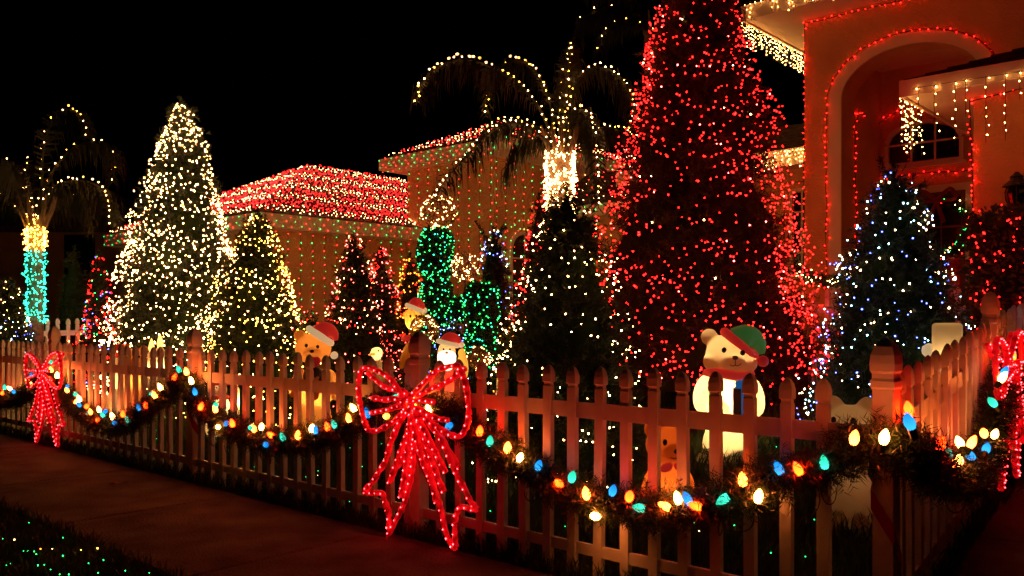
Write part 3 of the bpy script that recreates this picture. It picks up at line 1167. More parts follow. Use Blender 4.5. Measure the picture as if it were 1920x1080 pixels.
def fence_run(fence, start, d, length, posts, spacing=.145, base_z=None, step_first=.1):
    """pickets and two rails along d (unit 2-vector) between posts at the given distances"""
    ang = math.atan2(d[1], d[0])
    fl = Vector(fence.location)
    def G_(s):
        q = start + d * s
        return float(gz(q[0], q[1])) if base_z is None else base_z(s)
    cuts = sorted(posts)
    edges = [0 if 0 in cuts else None] + cuts
    bays = list(zip(cuts[:-1], cuts[1:])) if len(cuts) > 1 else []
    if cuts and cuts[-1] < length: bays.append((cuts[-1], length))
    if not cuts: bays = [(0, length)]
    if cuts and cuts[0] > 0: bays.insert(0, (0, cuts[0]))
    for s0, s1 in bays:
        in0 = s0 + (.09 if s0 in cuts else .03); in1 = s1 - (.09 if s1 in cuts else 0)
        if fence.name == 'picket_fence' and s0 == 0:
            in0, in1 = .218, s1 - .165
        n = max(1, int(round((in1 - in0) / spacing)))
        for i in range(n + 1):
            s = in0 + (in1 - in0) * i / n
            q = start + d * s
            o_ = bpy.data.objects.new("picket", PICKET); COL.objects.link(o_)
            o_.parent = fence
            o_.location = Vector((q[0], q[1], G_(s) + rng.uniform(-.010, .006))) - fl
            o_.rotation_euler = (rng.normal(0, .007), rng.normal(0, .006), ang + rng.normal(0, .03))
        for z0, z1 in ((.105, .155), (.715, .785)):
            mb = MB()
            nn = np.array([-d[1], d[0]]) * .009
            P_ = []
            for zz in (z0, z1):
                for s, sg in ((s0, -1), (s1, -1), (s1, 1), (s0, 1)):
                    q = start + d * s + nn * sg
                    P_.append((q[0], q[1], G_(s) + zz))
            o_ = mb.box8(P_) or mb.build("rail", M['vinyl'], fence)
    for s in posts:
        q = start + d * s
        post((q[0], q[1], G_(s) - .0), ang, fence)


ff = thing("picket_fence", "white vinyl picket fence running along the sidewalk in front", "fence", W(-5, 0, 0), "white picket fences")
fence_run(ff, C0, -AX, 14.5, [0, 2.42, 4.84, 7.45, 9.9, 12.3])
sf = thing("picket_fence", "white picket fence climbing the slope at the right", "fence", (*(C0 + WX * 3), float(gz(*(C0 + WX * 3)))), "white picket fences")
fence_run(sf, C0 + WX * .02, WX, 8.2, [2.15, 4.6], .142)
bs = W(.2, 5.3, 0)[:2]
bf = thing("picket_fence", "white picket fence at the back behind the blue and white tree", "fence", (*bs, float(gz(*bs))), "white picket fences")
fence_run(bf, bs, -AX, 4.2, [2.1, 4.2], .125, base_z=lambda s: .50)
ls = ray(74, 600, 11.6)[:2]
lf = thing("picket_fence", "short white picket fence crossing the yard behind the left bow", "fence", (*ls, .18), "white picket fences")
fence_run(lf, ls, BX, 2.4, [0], .135, base_z=lambda s: .21 + .03 * s)

#==GARLAND==
GY = -.055      # garland hangs just in front of the pickets
# big coloured bulb
bp_ = [(.009, -.022), (.011, -.004), (.0135, .004), (.0165, .014), (.0158, .026), (.0115, .038), (.006, .047), (.0015, .052)]
BULB = {}
for k_, mt in BM.items():
    mb = MB(); mb.lathe(bp_[1:], (0, 0, 0), 10); BULB[k_] = mb.mesh("bulb_" + k_, mt, True)
mb = MB(); mb.lathe([(.0105, -.034), (.0125, -.03), (.0125, -.004), (.0118, .0035)], (0, 0, 0), 8)
SOCK = mb.mesh("socket", M['bulbcap'])


def garland(label, path, bl, out, dens=1900, rad=.08):
    """a swag of artificial pine with its big bulbs; path in world points"""
    path = smooth_line(path, 8)
    base = path[np.argmin(path[:, 2])]
    t = thing("garland", label, "garland", base, "lit pine garlands on the fence")
    q = resample(path, .02)
    L = len(q) * .02
    n = int(L * dens)
    i = rng.integers(0, len(q) - 1, n)
    tang = q[i + 1] - q[i]
    tang /= np.linalg.norm(tang, axis=1, keepdims=True)
    D = rng.normal(0, 1, (n, 3))
    D -= (D * tang).sum(1, keepdims=True) * tang
    D /= np.linalg.norm(D, axis=1, keepdims=True)
    D = D + tang * rng.uniform(-.5, .9, (n, 1)) + out * .25 - np.array([0, 0, .15])
    D /= np.linalg.norm(D, axis=1, keepdims=True)
    O = q[i] + D * rng.uniform(.0, .03, (n, 1))
    lump = .75 + .5 * np.abs(np.sin(i * .02 * 7.0)) * rng.uniform(.6, 1.2, n)
    V, Fc = sprigs(O, D, rad * rng.uniform(.5, 1.15, n) * lump, 9, .034, .0019, 1.0)
    part("pine_needles", np_mesh("pine_needles", V, Fc, M['garland']), t, kind="stuff")
    mb = MB(); mb.tube(q[::3], list(.030 + .008 * np.sin(np.arange(len(q[::3])) * 1.3)), 7); mb.build("stem", M['core'], t)
    # loose loops of lamp cord
    for c_ in range(int(L * 4)):
        mb = MB()
        p = q[rng.integers(4, len(q) - 4)] + out * .05
        d = rng.normal(0, 1, 3); d[2] = 0
        d /= np.linalg.norm(d) + 1e-6
        r = rng.uniform(.02, .05)
        arc = [p + d * r * math.cos(a) + np.array([0, 0, -.04 - r * 1.2 + 0 * a]) + np.array([0, 0, 1]) * r * 1.2 * math.sin(a) + out * .03 for a in np.linspace(math.pi * .1, -math.pi * 1.1, 10)]
        mb.tube(arc, .0022, 4, caps=False)
        mb.build("lamp_cord", M['wire'], t)
    for p, kx, tilt in bl:
        o_ = bpy.data.objects.new("bulb", BULB[kx]); COL.objects.link(o_)
        place(o_, t)
        ax = Vector((rng.normal(0, .5), rng.normal(0, .5) - .25, 1.0)) if tilt is None else Vector((tilt[0] * AX[0] + out[0] * .3, tilt[0] * AX[1] + out[1] * .3, tilt[1]))
        rq = ax.to_track_quat('Z', 'Y')
        o_.location = Vector(p)
        o_.rotation_euler = rq.to_euler()
        sc = rng.uniform(.95, 1.12)
        o_.scale = (sc, sc, sc)
        s_ = bpy.data.objects.new("socket", SOCK); COL.objects.link(s_); s_.parent = o_
    return t


def gb_(pts, off=GY): return [at_b(x, y, off) for x, y in pts]
OUT = -np.array([*BX, 0])
def bl_(lst, off=GY - .058):
    r = []
    for e_ in lst:
        x, y, k_ = e_[:3]
        tl = e_[3] if len(e_) > 3 else None
        r.append((at_b(x, y, off + rng.uniform(-.02, .015)) - np.array([0, 0, .016]), k_, tl))
    return r
up_ = (0, 1)
garland("pine garland with coloured bulbs at the far left end of the fence",
        gb_([(-60, 742), (-20, 748), (20, 750), (52, 738), (84, 706)]),
        bl_([(-20, 742, 'O'), (3, 737, 'R'), (9, 727, 'G'), (21, 728, 'W'), (27, 733, 'B'), (52, 712, 'O'), (58, 719, 'W'), (58, 704, 'B')]), OUT)
garland("pine garland with coloured bulbs between the left bow and the next post",
        gb_([(84, 706), (112, 728), (150, 768), (190, 790), (230, 796), (265, 778), (305, 742), (352, 708)]),
        bl_([(95, 676, 'G', (1, .2)), (97, 694, 'O', up_), (107, 705, 'W'), (126, 722, 'B', (1, .4)), (127, 731, 'O'), (141, 737, 'G', (1, .6)),
             (141, 753, 'O'), (150, 749, 'W', up_), (151, 758, 'B'), (162, 760, 'R', (1, .5)), (163, 773, 'G'), (171, 773, 'O', up_), (183, 784, 'R', (1, .2)),
             (187, 769, 'W'), (195, 778, 'G'), (197, 768, 'B', (1, .2)), (212, 782, 'W', up_), (214, 789, 'B', (1, .1)), (231, 777, 'R', (.3, 1)), (242, 788, 'G', (-.6, 1)),
             (262, 765, 'B'), (274, 760, 'R'), (282, 738, 'G'), (292, 742, 'O', (-.3, 1)), (303, 727, 'W', (-.5, 1)), (325, 708, 'R'), (338, 694, 'G', (-.4, 1))]), OUT)
garland("pine garland with coloured bulbs swagged in front of the santa hat teddy",
        gb_([(352, 708), (368, 735), (385, 765), (420, 792), (470, 815), (540, 828), (610, 816), (655, 795), (700, 770), (775, 758)]),
        bl_([(351, 698, 'O', up_), (360, 715, 'W', up_), (367, 736, 'B', up_), (375, 763, 'R'), (405, 768, 'O', up_), (404, 760, 'G'), (408, 796, 'W', (1, .1)), (423, 792, 'B'), (437, 795, 'R', up_),
             (469, 797, 'G', (1, .1)), (490, 800, 'W', (.6, 1)), (478, 804, 'O'), (512, 814, 'R', (-1, .5)), (497, 828, 'B', (1, .0)), (533, 821, 'G', (-.4, 1)), (559, 817, 'O', (.4, 1)),
             (584, 803, 'W', (.7, 1)), (592, 808, 'B'), (615, 801, 'R', up_), (629, 797, 'G', (-.3, 1)), (655, 785, 'O', up_), (666, 766, 'W', (-.6, 1)), (690, 777, 'B', up_)]), OUT)
garland("pine garland with coloured bulbs in front of the two glowing bears",
        gb_([(775, 758), (830, 772), (875, 800), (920, 832), (965, 860), (1015, 886), (1060, 915), (1120, 938), (1190, 952), (1260, 956), (1330, 944), (1390, 925), (1440, 900), (1500, 886), (1560, 870), (1610, 835), (1652, 822)]),
        bl_([(740, 741, 'G', (1, .3)), (722, 775, 'O', (1, .1)), (774, 753, 'O', up_), (781, 765, 'O'), (805, 770, 'W'), (839, 795, 'B', (1, .5)),
             (899, 809, 'R', (.4, 1)), (918, 828, 'G', (.4, 1)), (951, 841, 'O', (.4, 1)), (973, 857, 'W', (.7, 1)), (1008, 873, 'B', (.6, 1)), (1043, 897, 'R', (1, -.2)), (1071, 895, 'G', (.5, 1)),
             (1101, 928, 'O', up_), (1111, 960, 'W', (1, .1)), (1147, 920, 'B', (.5, 1)), (1179, 930, 'R', (.3, .5)), (1210, 947, 'G', (-1, .1)), (1256, 946, 'O', (-1, .4)), (1273, 936, 'W', (-.1, 1)),
             (1294, 938, 'B', (-.4, 1)), (1315, 944, 'R', (-1, .2)), (1366, 922, 'G', (-.6, -.5)), (1394, 902, 'O', up_), (1421, 932, 'W', (.3, 1)), (1465, 880, 'B', (-.4, 1)), (1501, 881, 'R', (-.4, 1)),
             (1547, 869, 'G', (-.05, 1))]) + bl_([(1600, 822, 'O', (.3, 1)), (1656, 821, 'W', (.3, 1))], GY - .13), OUT)
SOUT = np.array([*NX, 0])
sp_ = [at_b(1652, 822, GY - .05)] + [on_side(x, y, .10) for x, y in ((1700, 838), (1735, 868), (1775, 893), (1812, 894), (1842, 860), (1860, 800), (1872, 745), (1884, 705))]
sb = [(on_side(x, y, .14), k_, None) for x, y, k_ in ((1709, 803, 'B'), (1777, 858, 'G'), (1795, 872, 'W'), (1788, 880, 'O'), (1825, 860, 'B'), (1847, 848, 'B'), (1818, 838, 'O'), (1846, 817, 'O'), (1863, 820, 'W'),
      (1757, 845, 'R'), (1803, 838, 'W'), (1875, 715, 'W'), (1879, 706, 'B'), (1897, 676, 'R'), (1866, 760, 'G'))]
sb.append((on_side(1706, 782, .075), 'R', None))
garland("pine garland with coloured bulbs rounding the corner post up the slope", sp_, sb, SOUT)
garland("pine garland with coloured bulbs beyond the right bow",
        [on_side(x, y, .10) for x, y in ((1884, 705), (1895, 702), (1906, 696), (1925, 665))],
        [(on_side(x, y, .16), k_, None) for x, y, k_ in ((1918, 680, 'W'), (1912, 693, 'O'))], SOUT)

#==BOWS==
# rope light bow, modelled about its knot on a vertical plane: measured on the middle bow, in metres
kc = ab(at_b(775, 760, -.16))[0]; kz = at_b(775, 760, -.16)[2]
def bw_(pts, dy=0.0):
    r = []
    for x, y in pts:
        p = at_b(x, y, -.16)
        r.append((ab(p)[0] - kc, dy, p[2] - kz))
    return r
BOW = [
 ("rope_loop", bw_([(760, 752), (747, 725), (728, 705), (710, 695), (697, 690), (682, 692), (676, 712), (676, 740), (680, 765), (686, 788), (694, 806), (709, 807), (726, 800), (744, 788), (760, 772)], -.01)),
 ("rope_loop", bw_([(681, 700), (699, 715), (717, 728), (745, 734), (765, 745)], .03)),
 ("rope_loop", bw_([(770, 745), (792, 724), (810, 705), (828, 692), (851, 686), (864, 690), (875, 717), (880, 745), (882, 777), (878, 797), (866, 817), (846, 814), (819, 798), (800, 784), (780, 768)], -.01)),
 ("rope_loop", bw_([(864, 691), (836, 713), (815, 725), (792, 735), (772, 744)], .03)),
 ("rope_loop", bw_([(706, 745), (730, 749), (746, 747), (765, 752)], -.03)),
 ("rope_loop", bw_([(706, 773), (737, 767), (748, 763), (768, 758)], -.03)),
 ("rope_loop", bw_([(776, 752), (800, 750), (822, 753)], -.03)),
 ("rope_loop", bw_([(778, 762), (798, 768), (822, 782), (848, 787)], -.03)),
 ("rope_tail", bw_([(764, 770), (748, 795), (732, 833), (723, 864), (710, 885), (699, 904), (683, 922), (704, 924), (717, 925), (722, 940), (730, 969), (728, 1001), (741, 978), (755, 951), (764, 924), (771, 896), (776, 855), (778, 800), (776, 772)])),
 ("rope_tail", bw_([(770, 772), (762, 800), (743, 848), (735, 877), (745, 862), (757, 840), (768, 800)], .03)),
 ("rope_tail", bw_([(772, 776), (764, 830), (758, 880), (748, 922), (757, 900), (768, 850), (774, 800)], .02)),
 ("rope_tail", bw_([(780, 772), (788, 826), (797, 845), (809, 884), (815, 917), (826, 950), (837, 1001), (853, 1029), (853, 1009), (853, 978), (857, 962), (866, 950), (886, 956), (893, 954), (883, 941), (871, 916), (858, 893), (846, 866), (825, 820), (790, 775)])),
 ("rope_tail", bw_([(784, 775), (800, 815), (814, 858), (825, 888), (838, 921)], -.02)),
 ("rope_tail", bw_([(786, 774), (810, 815), (829, 854), (844, 884)], -.03)),
 ("rope_tail", bw_([(779, 778), (786, 850), (797, 895), (812, 935)], .03)),
 ("rope_tail", bw_([(776, 776), (760, 815), (747, 850), (737, 880), (728, 905)], .01)),
 ("rope_tail", bw_([(777, 776), (774, 830), (768, 880), (760, 930)], -.03)),
 ("rope_tail", bw_([(782, 776), (795, 830), (806, 868), (822, 905), (830, 940)], -.04)),
 ("rope_tail", bw_([(790, 775), (815, 808), (838, 850), (856, 880)], .02)),
]
knot = [(.03 * math.cos(t), -.04 + .01 * math.sin(2 * t), .035 * math.sin(t)) for t in np.linspace(0, 2 * math.pi, 13)]
BOWM = [(nm, (lambda pp: (lambda mb: (mb.tube(pp, list(.0165 * rng.uniform(.72, 1.15, len(pp))), 6), mb.mesh(nm, M['rope'], True))[1])(MB()))(smooth_line(pp, 5))) for nm, pp in BOW + [("knot", knot)]]
bpts = []
for nm, pp in BOW + [("knot", knot)]:
    q = resample(smooth_line(pp, 6), .047)
    q[:, 1] -= .0155
    bpts += list(q)
V = np.repeat(OCT[None], len(bpts), 0) * .0040 * rng.uniform(.7, 1.2, (len(bpts), 1, 1)) + np.array(bpts)[:, None]
Fc = OCF[None] + (np.arange(len(bpts)) * 6)[:, None, None]
LM['bow'] = emit("light_bow", (1, .026, .03), 40)
BOWB = np_mesh("mini_bulbs", V.reshape(-1, 3), Fc.reshape(-1, 3), LM['bow'])


def bow(label, pos, ang, sx=1.0, sz=1.0):
    t = thing("rope_light_bow", label, "bow", pos, "red rope light bows on the fence", ang)
    t.scale = (sx, 1, sz)
    for nm, me in BOWM:
        part(nm, me, t, local=True)
    part("mini_bulbs", BOWB, t, kind="stuff", local=True)

fa_ = math.atan2(AX[1], AX[0])
bow("big red rope light bow on the middle fence post, tails reaching the sidewalk", W(kc, -.16, kz), fa_)
p = at_b(84, 700, -.14)
bow("red rope light bow at the left end of the fence", p, fa_, 1.0, .92)
p = on_side(1889, 690, .13)
bow("red rope light bow on the side fence at the right edge", p, math.atan2(WX[1], WX[0]) - .06, .72, .85)

#==TREES==
def G3(x, Y, dz=0):
    g_ = ground(x, Y); g_[2] += dz
    return g_

conifer("christmas_tree", "tallest christmas tree, dark and covered in red lights, behind the white bear", G3(1306, 8.2), 4.95, 1.40, 1.04, 13000, .15, .06, .0045, 9,
        [(2900, [('red', .93), ('pink', .055), ('warm', .015)])], .0104, "red mini lights wound over the tallest christmas tree", shaggy=.15)
conifer("christmas_tree", "dark christmas tree with sparse white lights right behind the fence at centre", G3(1062, 5.7), 1.86, .60, .62, 7000, .085, .045, .003, 9,
        [(400, [('cool', .3), ('warm', .7)])], .0075, "sparse white lights on the dark tree at centre", spikes=((.10, -.02, .80, .97), (-.10, .03, .78, .95), (.05, .08, .82, .96)), shaggy=.2)
conifer("christmas_tree", "christmas tree with blue and white lights in front of the porch", G3(1676, 5.9), 1.86, .66, .72, 7500, .09, .045, .003, 9,
        [(560, [('cool', .36), ('ice', .34), ('blue', .30)])], .0080, "blue and white mini lights on the tree in front of the porch", spikes=((.11, .0, .84, .95), (-.03, .05, .90, 1.05)), shaggy=.18)
conifer("christmas_tree", "big christmas tree packed with warm white lights at the left", G3(340, 10.2), 3.48, .98, .74, 9000, .14, .06, .0045, 9,
        [(2600, [('warm', 1)])], .0112, "dense warm white lights on the big left tree")
conifer("christmas_tree", "medium christmas tree with golden lights beside the big white one", G3(482, 8.5), 2.02, .68, .72, 6500, .10, .05, .0035, 9,
        [(1100, [('yellow', .65), ('warm', .35)])], .0092, "golden mini lights on the medium tree", spikes=((.12, 0, .6, .74), (.1, .05, .45, .56)))
conifer("christmas_tree", "small dark tree with pink and white lights below the garage wall", G3(664, 8.8), 1.74, .46, .72, 4500, .08, .045, .0035, 8,
        [(380, [('pink', .45), ('warm', .35), ('red', .2)])], .0085, "pink and white lights on the small tree below the garage wall", spikes=((.06, 0, .84, .98),))
conifer("christmas_tree", "slim tree with pinkish red lights behind the small dark one", G3(715, 9.8), 1.62, .34, .7, 2500, .07, .045, .0035, 8,
        [(420, [('pink', .6), ('red', .4)])], .0085, "pinkish red lights on the slim tree")
conifer("cone_shrub", "narrow cone shrub with orange lights left of the green topiary", G3(768, 10.0), 1.55, .27, .72, 2200, .06, .04, .0035, 8,
        [(480, [('orange', .75), ('red', .25)])], .0088, "orange lights on the narrow cone shrub")
conifer("cone_shrub", "dark cone shrub with blue and white lights right of the green topiaries", G3(925, 8.6), 1.72, .30, .62, 3000, .07, .045, .0035, 8,
        [(240, [('blue', .45), ('ice', .3), ('cool', .25)])], .0072, "blue and white lights on the dark cone shrub", spikes=((-.10, 0, .88, 1.05), (.06, 0, .9, 1.02)))
conifer("cone_shrub", "narrow tree with red lights mostly hidden behind the dark centre tree", G3(1010, 8.4), 2.0, .34, .8, 2200, .07, .045, .0035, 8,
        [(480, [('red', .9), ('pink', .1)])], .0085, "red lights on the narrow tree hidden behind the centre tree")
conifer("cone_shrub", "small cone shrub with red, green and blue lights left of the big white tree", G3(185, 11.3), 1.82, .26, .72, 2200, .06, .04, .0035, 8,
        [(480, [('red', .75), ('green', .13), ('blue', .12)])], .0095, "red and green lights on the small cone shrub at the left")
conifer("cone_shrub", "unlit black cone shrub between the left palm and the lit trees", G3(140, 12.2), 1.95, .36, .6, 2600, .07, .04, .004, 8)
conifer("cone_shrub", "small shrub at the left edge, white lights above and blue below", G3(20, 10.6), 1.55, .42, .75, 2800, .07, .04, .004, 8,
        [(90, [('warm', 1)])], .0085, "white lights on the upper shrub at the left edge", lz=(.5, .99))
b_ = G3(20, 10.6)
p = []
for i in range(260):
    u = rng.uniform(.05, .7); t = rng.uniform(0, 6.28); r = .42 * (1 - u) ** .75 + .03
    p.append(b_ + (r * math.cos(t), r * math.sin(t), u * 1.55))
lightset("blue lights on the lower shrub at the left edge", p, [rng.choice(['blue', 'blue', 'ice']) for _ in p], .0075)

# low bushes with lights
def bush(label, base, rx, ry, h, cols, nl, lr, llabel, leaves=2600, box=False, name="shrub", size=.035):
    base = np.array(base, float)
    t = thing(name, label, "shrub", base)
    n = leaves
    if box:
        f = rng.integers(0, 5, n)
        P = rng.uniform(-1, 1, (n, 3)); P[:, 2] = rng.uniform(0, 1, n)
        P[f == 0, 0] = -1; P[f == 1, 0] = 1; P[f == 2, 1] = -1; P[f == 3, 1] = 1; P[f == 4, 2] = 1
    else:
        d = rng.normal(0, 1, (n, 3)); d[:, 2] = np.abs(d[:, 2]) * 1.2 - .3
        d /= np.linalg.norm(d, axis=1, keepdims=True)
        P = d * rng.uniform(.82, 1.0, (n, 1)); P[:, 2] = P[:, 2] * .62 + .38
    N = P.copy(); N[:, 2] -= .4
    lump = 1 + (.015 if box else .06) * np.sin(P[:, :1] * 9 + P[:, 2:] * 7) + rng.normal(0, .03, (n, 1))
    Q = P * lump
    def tf(Q):
        a = Q[:, 0:1] * rx; b = Q[:, 1:2] * ry
        r = a * A3[None] + b * B3[None]
        r[:, 2] = Q[:, 2] * h
        return base + r
    V, Fc = leaf_cloud(tf(Q), N @ np.stack([A3, B3, [0, 0, 1]]), size, size * .3)
    part("foliage", np_mesh("foliage", V, Fc, M['box']), t, kind="stuff")
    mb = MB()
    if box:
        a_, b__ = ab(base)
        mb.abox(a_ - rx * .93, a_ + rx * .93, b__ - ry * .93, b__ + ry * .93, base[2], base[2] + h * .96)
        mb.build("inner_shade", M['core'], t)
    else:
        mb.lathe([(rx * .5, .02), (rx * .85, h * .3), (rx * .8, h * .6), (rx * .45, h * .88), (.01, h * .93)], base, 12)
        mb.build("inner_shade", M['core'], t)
    mb = MB(); mb.tube([base - (0, 0, .05), base + (0, 0, h * .4)], .02, 5); mb.build("stem", M['bark'], t)
    if nl and box:
        i = np.nonzero((f == 2) | ((f == 4) & (rng.uniform(0, 1, n) < .12)))[0]
        i = i[rng.permutation(len(i))[:nl]]
    if nl:
        if not box: i = rng.integers(0, n, nl)
        L = tf(Q[i]) + (np.where(np.abs(P[i]) > .999, np.sign(P[i]), 0) if box else P[i]) @ np.stack([A3, B3, [0, 0, 1]]) * .055
        lightset(llabel, L, [rng.choice(cols) for _ in range(nl)], lr)
    return t

ha = ab(at_b(1803, 500, 4.7))[0] + 1.08
bush("square clipped hedge with red lights below the wall lantern", W(ha + .0, 5.05, .38), 1.0, .35, 1.60, ['red'], 760, .0098, "red net lights on the clipped hedge", 20000, True, "hedge", .05)
bush("low bush with red lights near the orange teddy", G3(580, 8.9), .17, .17, 1.02, ['red', 'pink'], 70, .009, "red lights on the low bush near the teddy", 1500)
bush("low ground bush with red lights behind the left bow", G3(135, 11.9), .55, .3, .62, ['red', 'red', 'red', 'warm'], 210, .0095, "red lights on the low bush behind the left bow", 2500)
bush("small bush with blue lights between the green topiaries", G3(845, 9.2), .24, .2, .80, ['blue', 'blue', 'ice'], 90, .0068, "blue lights on the small bush between the topiaries", 1500)
bush("dark round bush on the lawn behind the middle fence post", G3(742, 7.6), .42, .25, .42, ['green'], 14, .005, "few green lights on the dark round bush", 3000)
bush("low bush with golden lights beside the centre tree", G3(965, 7.9), .18, .2, .82, ['orange', 'warm'], 60, .0075, "golden lights on the low bush beside the centre tree", 1200)

# topiaries: clipped leafy columns with green lights, grapevine balls with white lights
def column(label, llabel, base, segs, nl, lr):
    base = np.array(base, float)
    t = thing("topiary", label, "topiary", base, "green lit topiaries")
    mb = MB(); mb.tube([base - (0, 0, .05), base + (0, 0, segs[-1][2])], .03, 6); mb.build("trunk", M['bark'], t)
    Vs, pts = [], []
    for (dx, dz0, dz1, r) in segs:
        n = int(5200 * r * (dz1 - dz0) / .15) + 300
        th = rng.uniform(0, 2 * math.pi, n); u = rng.uniform(0, 1, n)
        rr = r * (1 - .5 * np.abs(2 * u - 1) ** 4) * (1 + .08 * np.sin(3 * th + 9 * u))
        P = base + np.stack([dx + rr * np.cos(th), rr * np.sin(th), dz0 + u * (dz1 - dz0)], 1)
        Nn = np.stack([np.cos(th), np.sin(th), (u - .5)], 1)
        Vs.append(leaf_cloud(P, Nn, .03, .009))
        m = int(nl * r * (dz1 - dz0) / .15)
        j = rng.integers(0, n, m)
        pts += list(P[j] + Nn[j] * .015)
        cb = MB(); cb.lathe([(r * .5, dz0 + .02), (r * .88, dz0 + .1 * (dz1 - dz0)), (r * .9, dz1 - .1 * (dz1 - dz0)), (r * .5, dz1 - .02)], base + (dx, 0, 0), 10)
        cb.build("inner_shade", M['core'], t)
    V, Fc = join(*Vs)
    part("foliage", np_mesh("foliage", V, Fc, M['box']), t, kind="stuff")
    lightset(llabel, pts, ['teal' if rng.uniform() < .25 else 'green' for _ in pts], lr, "green topiary lights")


def vine_ball(label, llabel, c, r, nl, lr, post_to=None):
    c = np.array(c, float)
    t = thing("grapevine_ball", label, "lit ball", c - (0, 0, r), "lit grapevine balls")
    mb = MB()
    for k in range(26):
        n_ = rng.normal(0, 1, 3); n_ /= np.linalg.norm(n_)
        u_ = np.cross(n_, rng.normal(0, 1, 3)); u_ /= np.linalg.norm(u_)
        v_ = np.cross(n_, u_)
        rr = r * rng.uniform(.86, 1.03)
        mb.tube([c + rr * (1 + rng.normal(0, .03)) * (u_ * math.cos(a) + v_ * math.sin(a)) for a in np.linspace(0, 2 * math.pi, 15)], .0032, 4, caps=False)
    mb.build("vines", M['twig'], t)
    if post_to is not None:
        mb = MB(); mb.tube([c - (0, 0, r), np.array([c[0], c[1], post_to])], .014, 5); mb.build("stake", M['bark'], t)
    d = rng.normal(0, 1, (nl, 3)); d /= np.linalg.norm(d, axis=1, keepdims=True)
    lightset(llabel, c + d * r * rng.uniform(.85, 1.05, (nl, 1)), ['warm'] * nl, lr, "lit grapevine balls lights")

b_ = G3(817, 9.6)
z_ = lambda y, Y=9.6: CAMH + (HOR - y) * Y / F - b_[2]
column("tall clipped topiary column with green lights below a lit ball", "green lights on the tall topiary column", b_,
       [(0, z_(665), z_(600), .15), (0, z_(610), z_(520), .17), (0, z_(525), z_(428), .185), (.27, z_(605), z_(555), .10)], 330, .0088)
vine_ball("grapevine ball with white lights on top of the tall green topiary", "white lights in the ball above the tall topiary", ray(823, 398, 9.6), .20, 95, .0085)
b_ = G3(903, 8.2)
column("shorter topiary column with green lights beside the blue cone shrub", "green lights on the shorter topiary column", b_,
       [(0, z_(690, 8.2), z_(600, 8.2), .14), (.0, z_(610, 8.2), z_(528, 8.2), .155)], 330, .0085)
vine_ball("grapevine ball with white lights between the two green topiaries", "white lights in the ball between the topiaries", ray(872, 500, 9.3), .155, 85, .0085, .9)
vine_ball("small grapevine ball with white lights low behind the fence", "white lights in the small low ball", ray(897, 672, 7.2), .10, 45, .0068, .1)
vine_ball("grapevine ball with white lights behind the middle post cap", "white lights in the ball behind the middle post", ray(795, 618, 7.6), .13, 60, .0075, .3)


# palms
def frond(pts, parent, ln=.5, n=95, droop=1.0, wd=.011):
    q = smooth_line(pts, 8)
    mb = MB()
    k = len(q)
    mb.tube(q, list(np.linspace(.022, .005, k)), 5)
    fo = mb.build("frond", M['palm'], parent)
    s = np.sort(rng.uniform(.12, 1, n * 2))
    idx = s * (k - 1)
    i = np.clip(idx.astype(int), 0, k - 2)
    fr = (idx - i)[:, None]
    P = q[i] * (1 - fr) + q[i + 1] * fr
    T_ = q[i + 1] - q[i]; T_ /= np.linalg.norm(T_, axis=1, keepdims=True)
    S = np.cross(T_, np.array([0, 0, 1.0])); S /= np.linalg.norm(S, axis=1, keepdims=True) + 1e-6
    S *= rng.choice([-1, 1], n * 2)[:, None]
    L = ln * (np.sin(np.clip(s, .05, 1) * math.pi * .9) * .7 + .3)[:, None] * rng.uniform(.7, 1.2, (n * 2, 1))
    dn = np.array([0, 0, -1.0])
    m1 = P + (S * .45 + T_ * .35 + dn * .15 * droop + rng.normal(0, .12, (n * 2, 3))) * L * .5
    tp = m1 + (S * .10 + T_ * .1 + dn * 1.0 * droop + rng.normal(0, .12, (n * 2, 3))) * L * .62
    w = T_ * wd
    V = np.stack([P - w, P + w, m1 - w, m1 + w, tp], 1).reshape(-1, 3)
    j = np.arange(n * 2) * 5
    Fc = np.vstack([np.stack([j, j + 1, j + 3], 1), np.stack([j, j + 3, j + 2], 1), np.stack([j + 2, j + 3, j + 4], 1)])
    o_ = part("leaflets", np_mesh("leaflets", V, Fc, M['palm']), kind="stuff")
    place(o_, fo)
    return q


